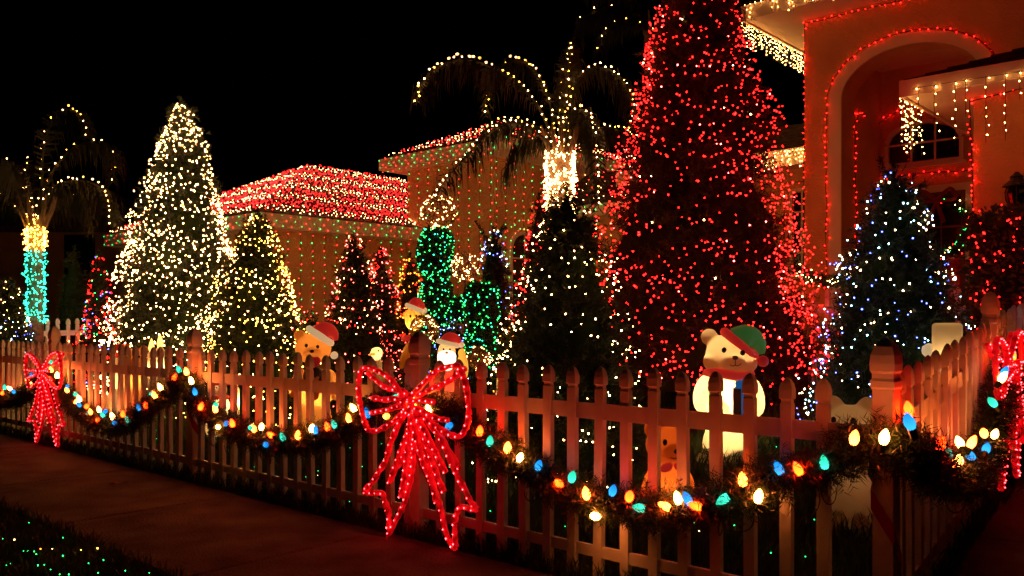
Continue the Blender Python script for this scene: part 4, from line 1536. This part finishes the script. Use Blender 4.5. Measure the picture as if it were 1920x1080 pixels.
def palm(label, base, Y, trunk, wrap, fronds, bare, lr, groups, fl):
    """trunk: (px, top row, radius); wrap: list of (row0,row1,colour,count); fronds: list of (pixel path, depth of tip)"""
    base = np.array(base, float)
    t = thing("palm_tree", label, "palm tree", base)
    zt = CAMH + (HOR - trunk[1]) * Y / F
    mb = MB()
    n = 26
    prof = [(trunk[2] * (1.05 - .12 * i / n + (.05 if i % 2 else 0)), (zt - base[2]) * i / n) for i in range(n + 1)]
    mb.lathe(prof, base, 14)
    mb.build("trunk", M['palmbark'], t)
    crown = np.array([base[0], base[1], zt])
    # old leaf bases
    for k in range(9):
        a = k * 2.4
        mb = MB()
        mb.tube([crown + (.10 * math.cos(a), .10 * math.sin(a), -.12), crown + (.2 * math.cos(a), .2 * math.sin(a), .12), crown + (.24 * math.cos(a), .24 * math.sin(a), .28)], [.035, .025, .012], 5)
        mb.build("leaf_base", M['palmbark'], t)
    lp = []
    for path, dY, lit in fronds:
        m = len(path)
        p3 = [ray(x, y, Y + dY * (i / (m - 1)) ** 1.2) for i, (x, y) in enumerate(path)]
        q = frond(p3, t)
        if lit:
            r = resample(q, lit)
            keep = rng.uniform(0, 1, len(r)) < .95
            lp += list(r[keep] + (0, 0, .035) + rng.normal(0, .012, r[keep].shape) - np.array([0, .03, 0]))
    for path in bare:
        p3 = [ray(x, y, Y + .25) for x, y in path]
        frond(p3, t, .55)
    i = 0
    for (y0, y1, col, cnt) in wrap:
        p = []
        for k in range(cnt):
            a = rng.uniform(0, 2 * math.pi); y = rng.uniform(y0, y1)
            rr = trunk[2] * 1.06 + abs(rng.normal(0, .022)) + .006
            p.append(np.array([base[0] + rr * math.cos(a), base[1] + rr * math.sin(a), CAMH + (HOR - y) * Y / F]))
        lightset(groups[i], p, [col] * cnt if isinstance(col, str) else [rng.choice(col) for _ in p], lr[0])
        i += 1
    lightset(fl, lp, ['warm' if rng.uniform() < .7 else 'yellow' for _ in lp], lr[1])
    return t


palm("palm tree with its trunk wrapped in brilliant white lights at centre", G3(1050, 11.0), 11.0, (1050, 278, .15),
     [(284, 470, 'warm', 1000)],
     [([(1044, 278), (1012, 205), (975, 160), (935, 134), (890, 115), (850, 115), (815, 130), (790, 160), (780, 196)], -1.6, .085),
      ([(1042, 272), (1032, 200), (1012, 148), (985, 118), (956, 116), (925, 140), (913, 165), (911, 218)], 1.2, .09),
      ([(1048, 272), (1050, 190), (1060, 130), (1070, 88)], .3, .08),
      ([(1054, 272), (1062, 190), (1066, 140), (1075, 95)], -.3, .10),
      ([(1056, 275), (1068, 190), (1090, 142), (1120, 127), (1150, 136), (1175, 165), (1187, 205), (1180, 245)], -.9, .085),
      ([(1056, 280), (1070, 228), (1088, 206), (1104, 222), (1117, 260), (1121, 320), (1122, 390)], -1.3, .095),
      ([(1056, 280), (1090, 252), (1135, 240), (1175, 250), (1195, 262)], 1.2, .10),
      ([(1044, 280), (1000, 246), (960, 232), (920, 246), (880, 288), (840, 332), (815, 375)], -1.4, .10),
      ([(1046, 276), (1010, 240), (960, 225), (915, 240), (880, 290)], 1.8, .16)],
     [[(1052, 278), (1085, 240), (1105, 275), (1112, 340)], [(1046, 278), (1000, 262), (965, 280), (945, 330)]],
     (.0125, .0125), ["brilliant white lights wrapping the centre palm trunk"], "white lights tracing the fronds of the centre palm")
palm("palm tree at the left edge with gold over teal trunk lights", G3(67, 11.2), 11.2, (67, 408, .088),
     [(408, 470, 'yellow', 330), (470, 606, 'teal', 360)],
     [([(70, 410), (78, 350), (80, 290), (92, 240), (115, 212), (140, 207), (156, 225), (162, 258)], -1.0, .12),
      ([(72, 412), (95, 330), (135, 280), (175, 266), (205, 278), (216, 305), (210, 342)], 1.2, .13),
      ([(74, 414), (100, 355), (135, 340), (170, 342), (195, 360), (206, 390), (207, 425)], -1.4, .12),
      ([(60, 412), (45, 355), (30, 330), (13, 302)], -.5, .10),
      ([(58, 414), (35, 395), (5, 370), (-20, 352)], .8, .11),
      ([(76, 414), (90, 390), (120, 378), (160, 370), (190, 380)], 1.4, .30),
      ([(64, 410), (60, 370), (50, 340), (52, 300)], 1.2, .2)],
     [[(60, 412), (20, 370), (-20, 370), (-40, 420)], [(72, 412), (110, 360), (150, 360), (170, 420)]],
     (.0125, .0115), ["gold lights on the upper trunk of the left palm", "teal lights on the lower trunk of the left palm"], "white lights on the fronds of the left palm")
palm("taller palm behind the red tree, only its upper fronds catching light", G3(1225, 14.0), 14.0, (1225, 60, .15),
     [(420, 520, 'red', 6)],
     [([(1222, 60), (1190, 28), (1150, 22), (1112, 30), (1080, 60), (1066, 110)], -1.2, 0),
      ([(1222, 60), (1190, 0), (1150, -25), (1100, -10)], .8, 0),
      ([(1226, 60), (1250, 10), (1300, -10), (1340, 20)], .8, 0),
      ([(1222, 62), (1180, 40), (1140, 55), (1122, 95)], -1.0, .30),
      ([(1222, 60), (1170, 20), (1125, 18), (1088, 34)], -1.0, .42)],
     [], (.006, .011), ["few red lights on the tall dark palm trunk"], "few white lights high on the tall dark palm")

# wreath with coloured lights on the door
wc = at_b(1760, 425, 9.86)
t = thing("wreath", "pine wreath with green and white lights hanging on the porch door", "wreath", wc - (0, 0, .4))
th = rng.uniform(0, 2 * math.pi, 900)
ce = wc + np.outer(np.cos(th), A3) * .36 + np.outer(np.sin(th), [0, 0, 1]) * .36
D = rng.normal(0, 1, (900, 3)); D /= np.linalg.norm(D, axis=1, keepdims=True)
V, Fc = sprigs(ce, D, np.full(900, .09), 8, .05, .003)
part("pine_needles", np_mesh("pine_needles", V, Fc, M['needle']), t, kind="stuff")
mb = MB(); mb.tube([wc + A3 * .36 * math.cos(a) + np.array([0, 0, .36 * math.sin(a)]) for a in np.linspace(0, 2 * math.pi, 25)], .03, 6); mb.build("ring", M['core'], t)
mb = MB()
for s in (-1, 1):
    mb.tube(smooth_line([wc + np.array([0, 0, .36]) - B3 * .1, wc + A3 * .18 * s + np.array([0, 0, .5]) - B3 * .12, wc + A3 * .24 * s + np.array([0, 0, .36]) - B3 * .12, wc + np.array([0, 0, .35]) - B3 * .1], 5), .028, 5)
    mb.tube([wc + np.array([0, 0, .34]) - B3 * .1, wc + A3 * .1 * s + np.array([0, 0, .05]) - B3 * .13], [.02, .035], 5)
mb.build("bow", M['burgundy'], t)
th = rng.uniform(-1.8, 2.3, 46)
p = wc + np.outer(np.cos(th), A3) * .38 + np.outer(np.sin(th), [0, 0, 1]) * .38 - B3 * .09 + rng.normal(0, .035, (46, 3))
lightset("green, white and red lights on the door wreath", p, [rng.choice(['green', 'warm', 'green', 'red', 'warm']) for _ in p], .0085)

# pine swag with white lights on the back fence
q = smooth_line([at_b(x, y, 5.1) for x, y in ((1500, 512), (1530, 524), (1560, 528), (1590, 522), (1620, 520))], 8)
t = thing("garland", "thin pine swag with white lights on the back fence by the porch", "garland", q[0])
n = 900; i = rng.integers(0, len(q), n)
D = rng.normal(0, 1, (n, 3)); D /= np.linalg.norm(D, axis=1, keepdims=True)
V, Fc = sprigs(q[i] + rng.normal(0, .015, (n, 3)), D, np.full(n, .05), 8, .035, .0025)
part("pine_needles", np_mesh("pine_needles", V, Fc, M['needle']), t, kind="stuff")
i = rng.integers(0, len(q), 34)
lightset("white lights in the thin swag on the back fence", q[i] - B3 * .06 + rng.normal(0, .025, (34, 3)), ['warm'] * 34, .0075)

# green lights scattered through the lawn
p = strip(330, -8.5, -.1, .1, 2.8); p[:, 2] += rng.uniform(.015, .07, 330)
lightset("tiny green lights scattered through the lawn behind the fence", p, ['sgreen' if rng.uniform() < .9 else 'warm' for _ in p], .0042)
sx_ = [(54, 980, 'g'), (27, 1012, 'w'), (118, 1008, 'g'), (98, 1029, 'w'), (76, 1029, 'r'), (64, 1034, 'g'), (68, 1039, 'g'), (118, 1042, 'g'), (152, 1031, 'y'), (183, 1028, 'y'), (194, 1050, 'g'), (166, 1056, 'g'),
       (83, 1059, 'g'), (129, 1077, 'g'), (280, 1074, 'g'), (52, 1033, 'g'), (44, 1033, 'g'), (71, 1060, 'g'), (12, 1060, 'g'), (112, 1077, 'g'), (20, 1057, 'g'), (184, 1074, 'g'), (5, 1010, 'g'), (235, 1070, 'g'), (95, 1068, 'g')]
p = []; cc = []
for x, y, k_ in sx_:
    Y = (CAMH - .045) * F / (y - HOR)
    p.append(ray(x, y, Y)); cc.append({'g': 'green', 'w': 'warm', 'r': 'orange', 'y': 'yellow'}[k_])
lightset("green and white lights in the grass of the verge by the street", p, cc, .0042, wires=[smooth_line(np.array(p)[np.argsort([a[0] for a in p])] - (0, 0, .03), 4)], wr=.002)

#==FIGURES==
def ico(c, r, rot=None, sub=2):
    bm = bmesh.new()
    bmesh.ops.create_icosphere(bm, subdivisions=sub, radius=1.0)
    m = Matrix.Translation(Vector(c)) @ (rot.to_4x4() if rot else Matrix.Identity(4)) @ Matrix.Diagonal((*r, 1))
    bmesh.ops.transform(bm, matrix=m, verts=bm.verts)
    return bm


def blob(name, ells, mat, parent, voxel=.014, smooth=4, extra=None):
    """one continuous skin grown round a set of ellipsoids (local coordinates)"""
    V, Fc, o_ = [], [], 0
    for e_ in ells:
        bm = ico(e_[0], e_[1], e_[2] if len(e_) > 2 else None, 3)
        V += [tuple(v.co) for v in bm.verts]
        bm.verts.index_update()
        Fc += [tuple(v.index + o_ for v in f.verts) for f in bm.faces]
        o_ = len(V)
        bm.free()
    if extra:
        V += extra.v; Fc += [tuple(i + o_ for i in f) for f in extra.f]
    me = bpy.data.meshes.new(name); me.from_pydata(V, [], Fc); me.update()
    tmp = bpy.data.objects.new("tmp", me); COL.objects.link(tmp)
    r = tmp.modifiers.new("r", 'REMESH'); r.mode = 'VOXEL'; r.voxel_size = voxel
    s = tmp.modifiers.new("s", 'SMOOTH'); s.iterations = smooth; s.factor = .5
    dg = bpy.context.evaluated_depsgraph_get()
    m2 = bpy.data.meshes.new_from_object(tmp.evaluated_get(dg))
    bpy.data.objects.remove(tmp)
    m2.materials.clear(); m2.materials.append(mat)
    m2.polygons.foreach_set('use_smooth', np.ones(len(m2.polygons), dtype=bool))
    m2.name = name
    return part(name, m2, parent, local=True)


def ell(name, c, r, mat, parent, rot=None, sub=2):
    bm = ico(c, r, rot, sub)
    me = bpy.data.meshes.new(name); bm.to_mesh(me); bm.free()
    me.materials.append(mat)
    me.polygons.foreach_set('use_smooth', np.ones(len(me.polygons), dtype=bool))
    return part(name, me, parent, local=True)


def lamp(parent, c, w, col, r=.03):
    l = bpy.data.lights.new("bulb", 'POINT'); l.energy = w; l.color = col; l.shadow_soft_size = r
    o_ = bpy.data.objects.new("bulb", l); COL.objects.link(o_); o_.parent = parent; o_.location = c
    return o_


def ry(a): return Matrix.Rotation(math.radians(a), 3, 'Y')
def rx(a): return Matrix.Rotation(math.radians(a), 3, 'X')


def fig(name, label, cat, x, Y, scale=1.0, turn=0.0, dz=0.0):
    g_ = ground(x, Y)
    a = math.atan2(g_[0], g_[1])
    t = thing(name, label, cat, (g_[0], g_[1], g_[2] + dz), None, -a + math.radians(turn))
    t.scale = (scale,) * 3
    return t

white = shell("figure_white", (.92, .80, .55))
cream = shell("figure_cream", (.95, .62, .26))
tan = shell("figure_tan", (.92, .44, .12))
brown = shell("figure_brown", (.85, .20, .04))
P_red = paint("paint_red", (.75, .03, .02), .32)
P_redd = paint("paint_red_dull", (.6, .02, .02), .18)
P_green = paint("paint_green", (.07, .25, .05), .22)
P_lgreen = paint("paint_light_green", (.25, .62, .12), .8)
P_blue = paint("paint_blue", (.02, .18, .50), .35)
P_dark = paint("paint_dark", (.012, .01, .008), .0)
P_dbrown = paint("paint_brown", (.12, .035, .015), .05)
P_cream = paint("paint_cream", (.9, .62, .30), .5)
P_yel = paint("paint_yellow", (.95, .50, .06), .7)
P_skin = paint("paint_skin", (.9, .45, .22), .35)
WARM = (1, .62, .25)


def tail_hat(parent, c, brim_r, tilt, side, mats, h=.16, pom=None, brim_h=.035):
    """soft cap: thick rolled brim, drooping cone and pompom; c is the crown of the head"""
    R_ = ry(tilt)
    kf = brim_r[0] / .14
    h = h * min(1.0, kf * 1.1)
    mb = MB()
    ring = [Vector(c) + R_ @ Vector((brim_r[0] * math.cos(a), brim_r[1] * math.sin(a), 0)) for a in np.linspace(0, 2 * math.pi, 23)]
    mb.tube(ring, brim_h, 8, caps=False)
    mb.build("hat_brim", mats[0], parent, True, local=True)
    top = [Vector(c) + R_ @ Vector(v) for v in ((0, 0, .0), (side * .02 * kf, 0, h * .45), (side * .06 * kf, 0, h * .75), (side * .12 * kf, 0, h * .72), (side * .17 * kf, 0, h * .40))]
    mb = MB()
    mb.tube(smooth_line([tuple(v) for v in top], 4), list(np.interp(np.linspace(0, 1, 17), [0, .35, .6, 1], [brim_r[0] * .97, brim_r[0] * .84, brim_r[0] * .52, .022 * kf])), 14)
    mb.build("hat_top", mats[1], parent, True, local=True)
    pc = pom or tuple(Vector(c) + R_ @ Vector((side * .19 * kf, 0, h * .25)))
    ell("pompom", pc, (.044 * kf,) * 3, mats[2], parent)


# big white bear with an elf cap, scarf and gift
t = fig("lit_bear_figure", "big glowing white bear figure with red and green cap, scarf and gift box", "figure", 1366, 5.9, .95, 0, -.075)
blob("body", [((-.02, 0, .16), (.165, .14, .20)), ((-.02, 0, .35), (.16, .14, .18)), ((.0, 0, .53), (.205, .155, .19)),
              ((-.12, -.08, .06), (.11, .13, .075)), ((.08, -.08, .06), (.11, .13, .075)),
              ((-.16, -.03, .53), (.085, .10, .15), ry(12)), ((-.07, -.14, .43), (.075, .07, .06)), ((.17, -.03, .52), (.075, .10, .15), ry(-14)), ((.12, -.15, .40), (.06, .06, .07)),
              ((.015, -.01, .81), (.178, .155, .15)), ((.03, -.13, .76), (.085, .07, .06)), ((-.135, .0, .935), (.062, .04, .062)), ((-.10, -.05, .76), (.08, .08, .07)), ((.12, -.05, .75), (.08, .08, .07))],
     white, t, .013, 3)
lamp(t, (0, .0, .52), 12, WARM)
lamp(t, (.0, .0, .22), 2.0, WARM)
for x, z in ((-.03, .845), (.095, .828)):
    ell("eye", (x, -.152, z), (.018, .012, .021), P_dark, t)
ell("nose", (.045, -.203, .795), (.021, .014, .016), P_dbrown, t)
mb = MB(); mb.tube(smooth_line([(.0, -.186, .752), (.025, -.198, .738), (.045, -.20, .742), (.065, -.195, .74), (.085, -.178, .755)], 4), .003, 5); mb.tube([(.045, -.204, .782), (.045, -.202, .745)], .003, 5)
mb.build("mouth", P_dbrown, t, True, local=True)
tail_hat(t, (.075, .0, .885), (.133, .128), 40, 1, (P_red, P_green, P_redd), .11, (.235, -.03, .765), .034)
mb = MB()
mb.tube([(.15 * math.cos(a), .125 * math.sin(a) - .01, .672 + .012 * math.sin(2 * a)) for a in np.linspace(0, 2 * math.pi, 25)], .034, 8, caps=False)
mb.build("scarf", P_red, t, True, local=True)
mb = MB(); mb.tube(smooth_line([(-.07, -.13, .67), (-.10, -.17, .60), (-.105, -.185, .50), (-.10, -.18, .42)], 4), .032, 6); mb.build("scarf_end", P_lgreen, t, True, local=True)
mb = MB(); mb.tube(smooth_line([(-.11, -.175, .56), (-.13, -.20, .585), (-.10, -.215, .60), (-.085, -.21, .56), (-.09, -.205, .47)], 4), .014, 6); mb.build("candy_cane", P_red, t, True, local=True)
mb = MB(); mb.box(.03, .16, -.245, -.155, .38, .585); mb.build("gift_box", P_dbrown, t, local=True)
mb = MB(); mb.box(.085, .108, -.250, -.15, .378, .588); mb.build("gift_ribbon", P_blue, t, local=True)
for k in range(5):
    a = k * 1.257
    ell("gift_bow", (.097 + .032 * math.cos(a), -.215, .605 + .026 * math.sin(a)), (.03, .025, .022), P_blue, t)

# small brown teddy behind the pickets
t = fig("lit_bear_figure", "small glowing orange teddy figure with red bow tie behind the pickets", "figure", 1250, 4.75, 1.12, 22, -.04)
blob("body", [((0, 0, .12), (.105, .09, .13)), ((0, .0, .22), (.085, .08, .09)), ((-.09, -.02, .19), (.04, .045, .085), ry(18)), ((.09, -.02, .19), (.04, .045, .085), ry(-18)),
              ((-.07, -.09, .05), (.05, .08, .05)), ((.07, -.09, .05), (.05, .08, .05)),
              ((0, 0, .37), (.105, .09, .09)), ((0, -.085, .345), (.05, .05, .04)), ((-.075, .0, .45), (.042, .028, .045)), ((.075, .0, .45), (.042, .028, .045))], brown, t, .010, 3)
lamp(t, (0, 0, .17), 1.2, (1, .62, .22), .02); lamp(t, (0, 0, .37), .22, (1, .62, .22), .02)
for s in (-1, 1): ell("eye", (.042 * s, -.083, .395), (.012, .009, .016), P_dark, t)
ell("nose", (0, -.135, .358), (.019, .012, .014), P_dark, t)
mb = MB(); mb.tube(smooth_line([(-.03, -.122, .328), (-.01, -.13, .322), (.0, -.13, .33), (.01, -.13, .322), (.03, -.122, .328)], 3), .0025, 4); mb.build("mouth", P_dark, t, local=True)
for s in (-1, 1): ell("bow_tie", (.035 * s, -.085, .275), (.035, .016, .022), P_red, t, ry(20 * s))

# orange teddy in a santa hat
t = fig("lit_bear_figure", "orange glowing teddy figure in a santa hat holding a small toy bear", "figure", 592, 7.2)
blob("body", [((-.01, 0, .20), (.145, .13, .22)), ((0, 0, .45), (.135, .12, .20)), ((-.10, -.07, .05), (.09, .12, .06)), ((.10, -.07, .05), (.09, .12, .06)),
              ((-.15, -.02, .52), (.05, .06, .13), ry(22)), ((.14, -.03, .50), (.055, .06, .14), ry(-14)),
              ((-.02, 0, .80), (.15, .125, .13)), ((-.03, -.11, .765), (.075, .06, .05)), ((-.13, 0, .91), (.05, .035, .05))], tan, t, .013, 3)
lamp(t, (0, 0, .42), 3.2, (1, .62, .22))
lamp(t, (-.02, 0, .80), .8, (1, .62, .22))
for x, z in ((-.075, .83), (.015, .82)): ell("eye", (x, -.122, z), (.014, .01, .016), P_dark, t)
ell("nose", (-.03, -.172, .785), (.018, .012, .014), P_dark, t)
ell("collar_bow", (-.02, -.135, .70), (.065, .03, .05), P_redd, t)
tail_hat(t, (.035, .0, .905), (.105, .10), 34, 1, (P_cream, P_red, P_cream), .12, (.15, -.03, .745), .03)
ell("vest", (-.02, -.09, .58), (.085, .06, .09), P_dark, t)
blob("toy_bear", [((-.02, -.15, .44), (.05, .045, .06)), ((-.02, -.16, .53), (.045, .04, .042)), ((-.055, -.155, .57), (.016, .012, .016)), ((.015, -.155, .57), (.016, .012, .016))], tan, t, .008, 2)
for s in (-1, 1): ell("toy_eye", (-.02 + .015 * s, -.2, .54), (.006, .004, .006), P_dark, t)

# santa with a sack of toys
t = fig("santa_figure", "glowing santa figure with white beard and yellow sack behind the middle post", "figure", 840, 6.9)
blob("coat", [((0, 0, .25), (.13, .11, .24)), ((0, 0, .48), (.12, .10, .16)), ((-.12, -.05, .46), (.045, .05, .12), ry(25)), ((.12, -.05, .46), (.045, .05, .12), ry(-25))], shell("santa_coat", (.8, .06, .04)), t, .012, 3)
blob("face", [((-.01, -.03, .73), (.072, .07, .085))], shell("santa_face", (.95, .62, .38)), t, .01, 2)
blob("beard", [((-.01, -.085, .67), (.075, .045, .085)), ((-.05, -.09, .70), (.035, .03, .04)), ((.03, -.09, .70), (.035, .03, .04))], paint("paint_beard", (.95, .80, .55), 2.2), t, .008, 2)
for s in (-1, 1): ell("eye", (-.01 + .025 * s, -.10, .755), (.008, .006, .01), P_dark, t)
ell("nose", (-.01, -.115, .73), (.014, .012, .012), P_skin, t)
tail_hat(t, (.0, -.01, .80), (.078, .075), 14, 1, (P_cream, P_red, P_cream), .10, None, .02)
blob("sack", [((.115, .05, .60), (.05, .05, .12)), ((.11, .05, .72), (.032, .032, .04))], P_yel, t, .012, 3)
mb = MB(); mb.tube([(.135 * math.cos(a), .115 * math.sin(a), .37) for a in np.linspace(0, 2 * math.pi, 21)], .018, 6, caps=False); mb.build("belt", P_dark, t, local=True)
ell("mitten", (-.09, -.12, .38), (.04, .04, .04), P_green, t); ell("mitten", (.09, -.12, .38), (.04, .04, .04), P_green, t)
for s in (-1, 1): ell("boot", (.06 * s, -.06, .04), (.055, .09, .06), P_dark, t)
lamp(t, (0, 0, .45), 2.2, WARM); lamp(t, (-.01, -.0, .73), .5, WARM, .015)

# yellow helper with a red cap
t = fig("elf_figure", "glowing yellow elf figure with a red cap behind the grapevine ball", "figure", 775, 8.2, 1.16)
t.scale = (.92, .92, 1.16)
blob("body", [((0, 0, .25), (.085, .08, .24)), ((0, 0, .50), (.075, .07, .16)), ((-.085, -.04, .5), (.04, .05, .12), ry(22)), ((.11, -.04, .5), (.04, .05, .12), ry(-22)),
              ((0, 0, .80), (.09, .085, .10)), ((0, -.085, .78), (.03, .025, .025)), ((-.085, 0, .83), (.03, .02, .03)), ((.085, 0, .83), (.03, .02, .03))], shell("figure_yellow", (.95, .60, .12)), t, .012, 3)
lamp(t, (0, 0, .72), 2.6, WARM); lamp(t, (0, 0, .35), 1.2, WARM)
for s in (-1, 1): ell("eye", (.03 * s, -.083, .82), (.01, .008, .014), P_dark, t)
tail_hat(t, (.01, .0, .885), (.08, .075), 18, 1, (P_cream, P_red, P_cream), .10, None, .02)
mb = MB(); mb.tube([(.10 * math.cos(a), .09 * math.sin(a), .64) for a in np.linspace(0, 2 * math.pi, 21)], .026, 6, caps=False); mb.build("scarf", P_red, t, local=True)

# white goose
t = fig("goose_figure", "small glowing white goose figure beside the slim pink tree", "figure", 722, 7.9, 1.0, -30)
blob("body", [((0, .03, .30), (.10, .16, .13)), ((0, .18, .36), (.05, .10, .045)), ((0, -.10, .42), (.045, .05, .12)), ((0, -.13, .55), (.04, .045, .08)), ((0, -.15, .66), (.055, .06, .055))], white, t, .011, 3)
lamp(t, (0, -.15, .65), .55, WARM, .015); lamp(t, (0, .03, .30), .5, WARM)
ell("beak", (0, -.225, .65), (.022, .045, .014), P_yel, t)
for s in (-1, 1):
    ell("eye", (.04 * s, -.185, .68), (.008, .006, .009), P_dark, t)
    mb = MB(); mb.tube([(.04 * s, .02, .20), (.045 * s, .0, -.01)], .012, 5); mb.build("leg", P_yel, t, local=True)

# little red elf near the centre tree
t = fig("elf_figure", "tiny red elf figure beside the dark centre tree", "figure", 956, 6.3)
blob("body", [((0, 0, .15), (.06, .05, .15)), ((0, 0, .30), (.05, .045, .09)), ((-.06, -.03, .32), (.02, .02, .07), ry(30)), ((.06, -.03, .32), (.02, .02, .07), ry(-30))], shell("elf_red", (.8, .05, .03)), t, .008, 2)
ell("face", (0, 0, .44), (.045, .042, .05), P_skin, t)
ell("cap", (0, .005, .48), (.048, .045, .045), P_red, t)
for s in (-1, 1): ell("eye", (.016 * s, -.04, .45), (.005, .004, .006), P_dark, t)
ell("boot", (-.03, -.03, .02), (.025, .05, .025), P_dark, t); ell("boot", (.03, -.03, .02), (.025, .05, .025), P_dark, t)
lamp(t, (0, 0, .25), .5, WARM, .015)

# white puppy by the corner post
t = fig("lit_puppy_figure", "pale white puppy figure peeking over the rail beside the corner post", "figure", 1594, 4.35, 1.2, -5, -.045)
blob("body", [((0, .02, .14), (.10, .10, .15)), ((0, 0, .30), (.075, .07, .10)), ((-.05, -.09, .05), (.035, .06, .05)), ((.05, -.09, .05), (.035, .06, .05)),
              ((0, -.02, .46), (.092, .085, .085)), ((0, -.10, .43), (.05, .05, .04)), ((-.07, .0, .525), (.05, .035, .055)), ((.07, .0, .525), (.05, .035, .055))], white, t, .009, 3)
lamp(t, (0, 0, .22), .05, WARM, .02); lamp(t, (0, -.01, .44), .14, WARM, .015)
for x in (-.055, .02): ell("eye", (x, -.102, .485), (.011, .008, .016), P_dark, t)
ell("nose", (-.01, -.15, .445), (.016, .01, .012), P_dark, t)

# white drum shaped lantern with a small teddy beside it, behind the side fence
t = fig("toy_drum_figure", "glowing white boxy lantern figure behind the side fence pickets", "figure", 1776, 5.35)
mb = MB(); mb.box(-.085, .085, -.06, .06, .02, 1.02 - .15)
me = mb.mesh("lantern_body", white)
bm = bmesh.new(); bm.from_mesh(me); bmesh.ops.bevel(bm, geom=list(bm.edges), offset=.022, segments=3, affect='EDGES', profile=.5); bm.to_mesh(me); bm.free()
part("lantern_body", me, t, local=True)
ell("side_ear", (-.10, -.02, .70), (.045, .03, .045), P_cream, t)
ell("base", (0, 0, .02), (.11, .085, .03), P_red, t)
lamp(t, (0, 0, .65), .9, WARM)

# candles and carollers behind the left part of the fence
def candle(label, x, Y, h=.62, r=.036, w=2.0):
    t = fig("candle_figure", label, "candle", x, Y)
    mb = MB(); mb.lathe([(r * 1.7, 0), (r * 1.8, .03), (r * 1.1, .05), (r, .07), (r, h - .02), (r * .8, h)], (0, 0, 0), 14)
    mb.build("candle_body", white, t, True, local=True)
    mb = MB(); mb.lathe([(r * .5, h), (r * .75, h + .04), (r * .5, h + .09), (.003, h + .14)], (0, 0, 0), 10)
    mb.build("flame", paint("paint_flame", (1, .50, .10), 3.0), t, True, local=True)
    lamp(t, (0, 0, h * .75), w, WARM, .015)
    mb = MB(); mb.tube([(r * 1.1 * math.cos(a), r * 1.1 * math.sin(a), .09) for a in np.linspace(0, 2 * math.pi, 15)], .012, 5, caps=False); mb.build("holly_ring", P_green, t, local=True)

candle("bright white candle figure behind the third bay of pickets", 441, 7.4, .50)
candle("white candle figure left of the second post", 300, 8.6, .78, .04, 1.6)
candle("white candle figure further left of the second post", 284, 8.9, .72, .04, 1.2)
candle("small white candle figure at the foot of the centre tree", 936, 6.4, .48, .03, .8)
def snowman(label, x, Y, sc, w):
    t = fig("snowman_figure", label, "figure", x, Y, sc)
    blob("body", [((0, 0, .17), (.17, .16, .18)), ((0, 0, .42), (.13, .12, .13)), ((0, 0, .62), (.095, .09, .095))], white, t, .013, 2)
    lamp(t, (0, 0, .40), w, WARM)
    for s in (-1, 1): ell("eye", (.03 * s, -.085, .65), (.011, .008, .011), P_dark, t)
    ell("nose", (0, -.12, .62), (.012, .045, .012), P_yel, t)
    mb = MB(); mb.lathe([(.13, .68), (.13, .69), (.085, .695), (.08, .82), (.02, .825)], (0, 0, 0), 16); mb.build("hat", P_redd, t, True, local=True)
    mb = MB(); mb.tube([(.10 * math.cos(a), .095 * math.sin(a), .53) for a in np.linspace(0, 2 * math.pi, 19)], .024, 6, caps=False); mb.build("scarf", P_red, t, True, local=True)
snowman("glowing snowman figure half hidden behind pickets beside the white candle", 411, 7.7, .72, 3.0)
snowman("glowing snowman figure behind the pickets right of the left bow", 228, 9.4, .95, 2.2)
t = fig("lit_bear_figure", "orange glowing teddy figure hidden behind pickets left of the second post", "figure", 252, 9.0)
blob("body", [((0, 0, .2), (.13, .12, .2)), ((0, 0, .42), (.11, .10, .15)), ((0, 0, .65), (.12, .11, .11)), ((0, -.10, .62), (.055, .05, .045)), ((-.09, 0, .75), (.045, .03, .045)), ((.09, 0, .75), (.045, .03, .045))], tan, t, .013, 2)
lamp(t, (0, 0, .42), 2.2, (1, .62, .22))
for s in (-1, 1): ell("eye", (.045 * s, -.10, .68), (.012, .01, .014), P_dark, t)
ell("nose", (0, -.15, .63), (.016, .012, .012), P_dark, t)

# two dry leaves on the sidewalk
for lbl, x, y in (("dry brown leaf lying on the sidewalk", 217, 907), ("smaller dry leaf near it on the sidewalk by the fence", 241, 906)):
    Y = (CAMH - .02) * F / (y - HOR)
    c = ray(x, y, Y)
    t = thing("fallen_leaf", lbl, "leaf", c)
    k = 1.0 if x < 230 else .6
    mb = MB()
    pts = [(-.05, 0, .0), (-.02, .022, .012), (.02, .02, .006), (.05, 0, .014), (.02, -.02, .006), (-.02, -.022, .012)]
    mb.quad([c + np.array(q) * k for q in pts[:4]] ); mb.quad([c + np.array(q) * k for q in (pts[0], pts[3], pts[4], pts[5])])
    mb.build("blade", M['doorwood'], t)
    mb = MB(); mb.tube([c + np.array((.05, 0, .014)) * k, c + np.array((.08, .01, .002)) * k], .0015, 4); mb.build("leaf_stalk", M['bark'], t)
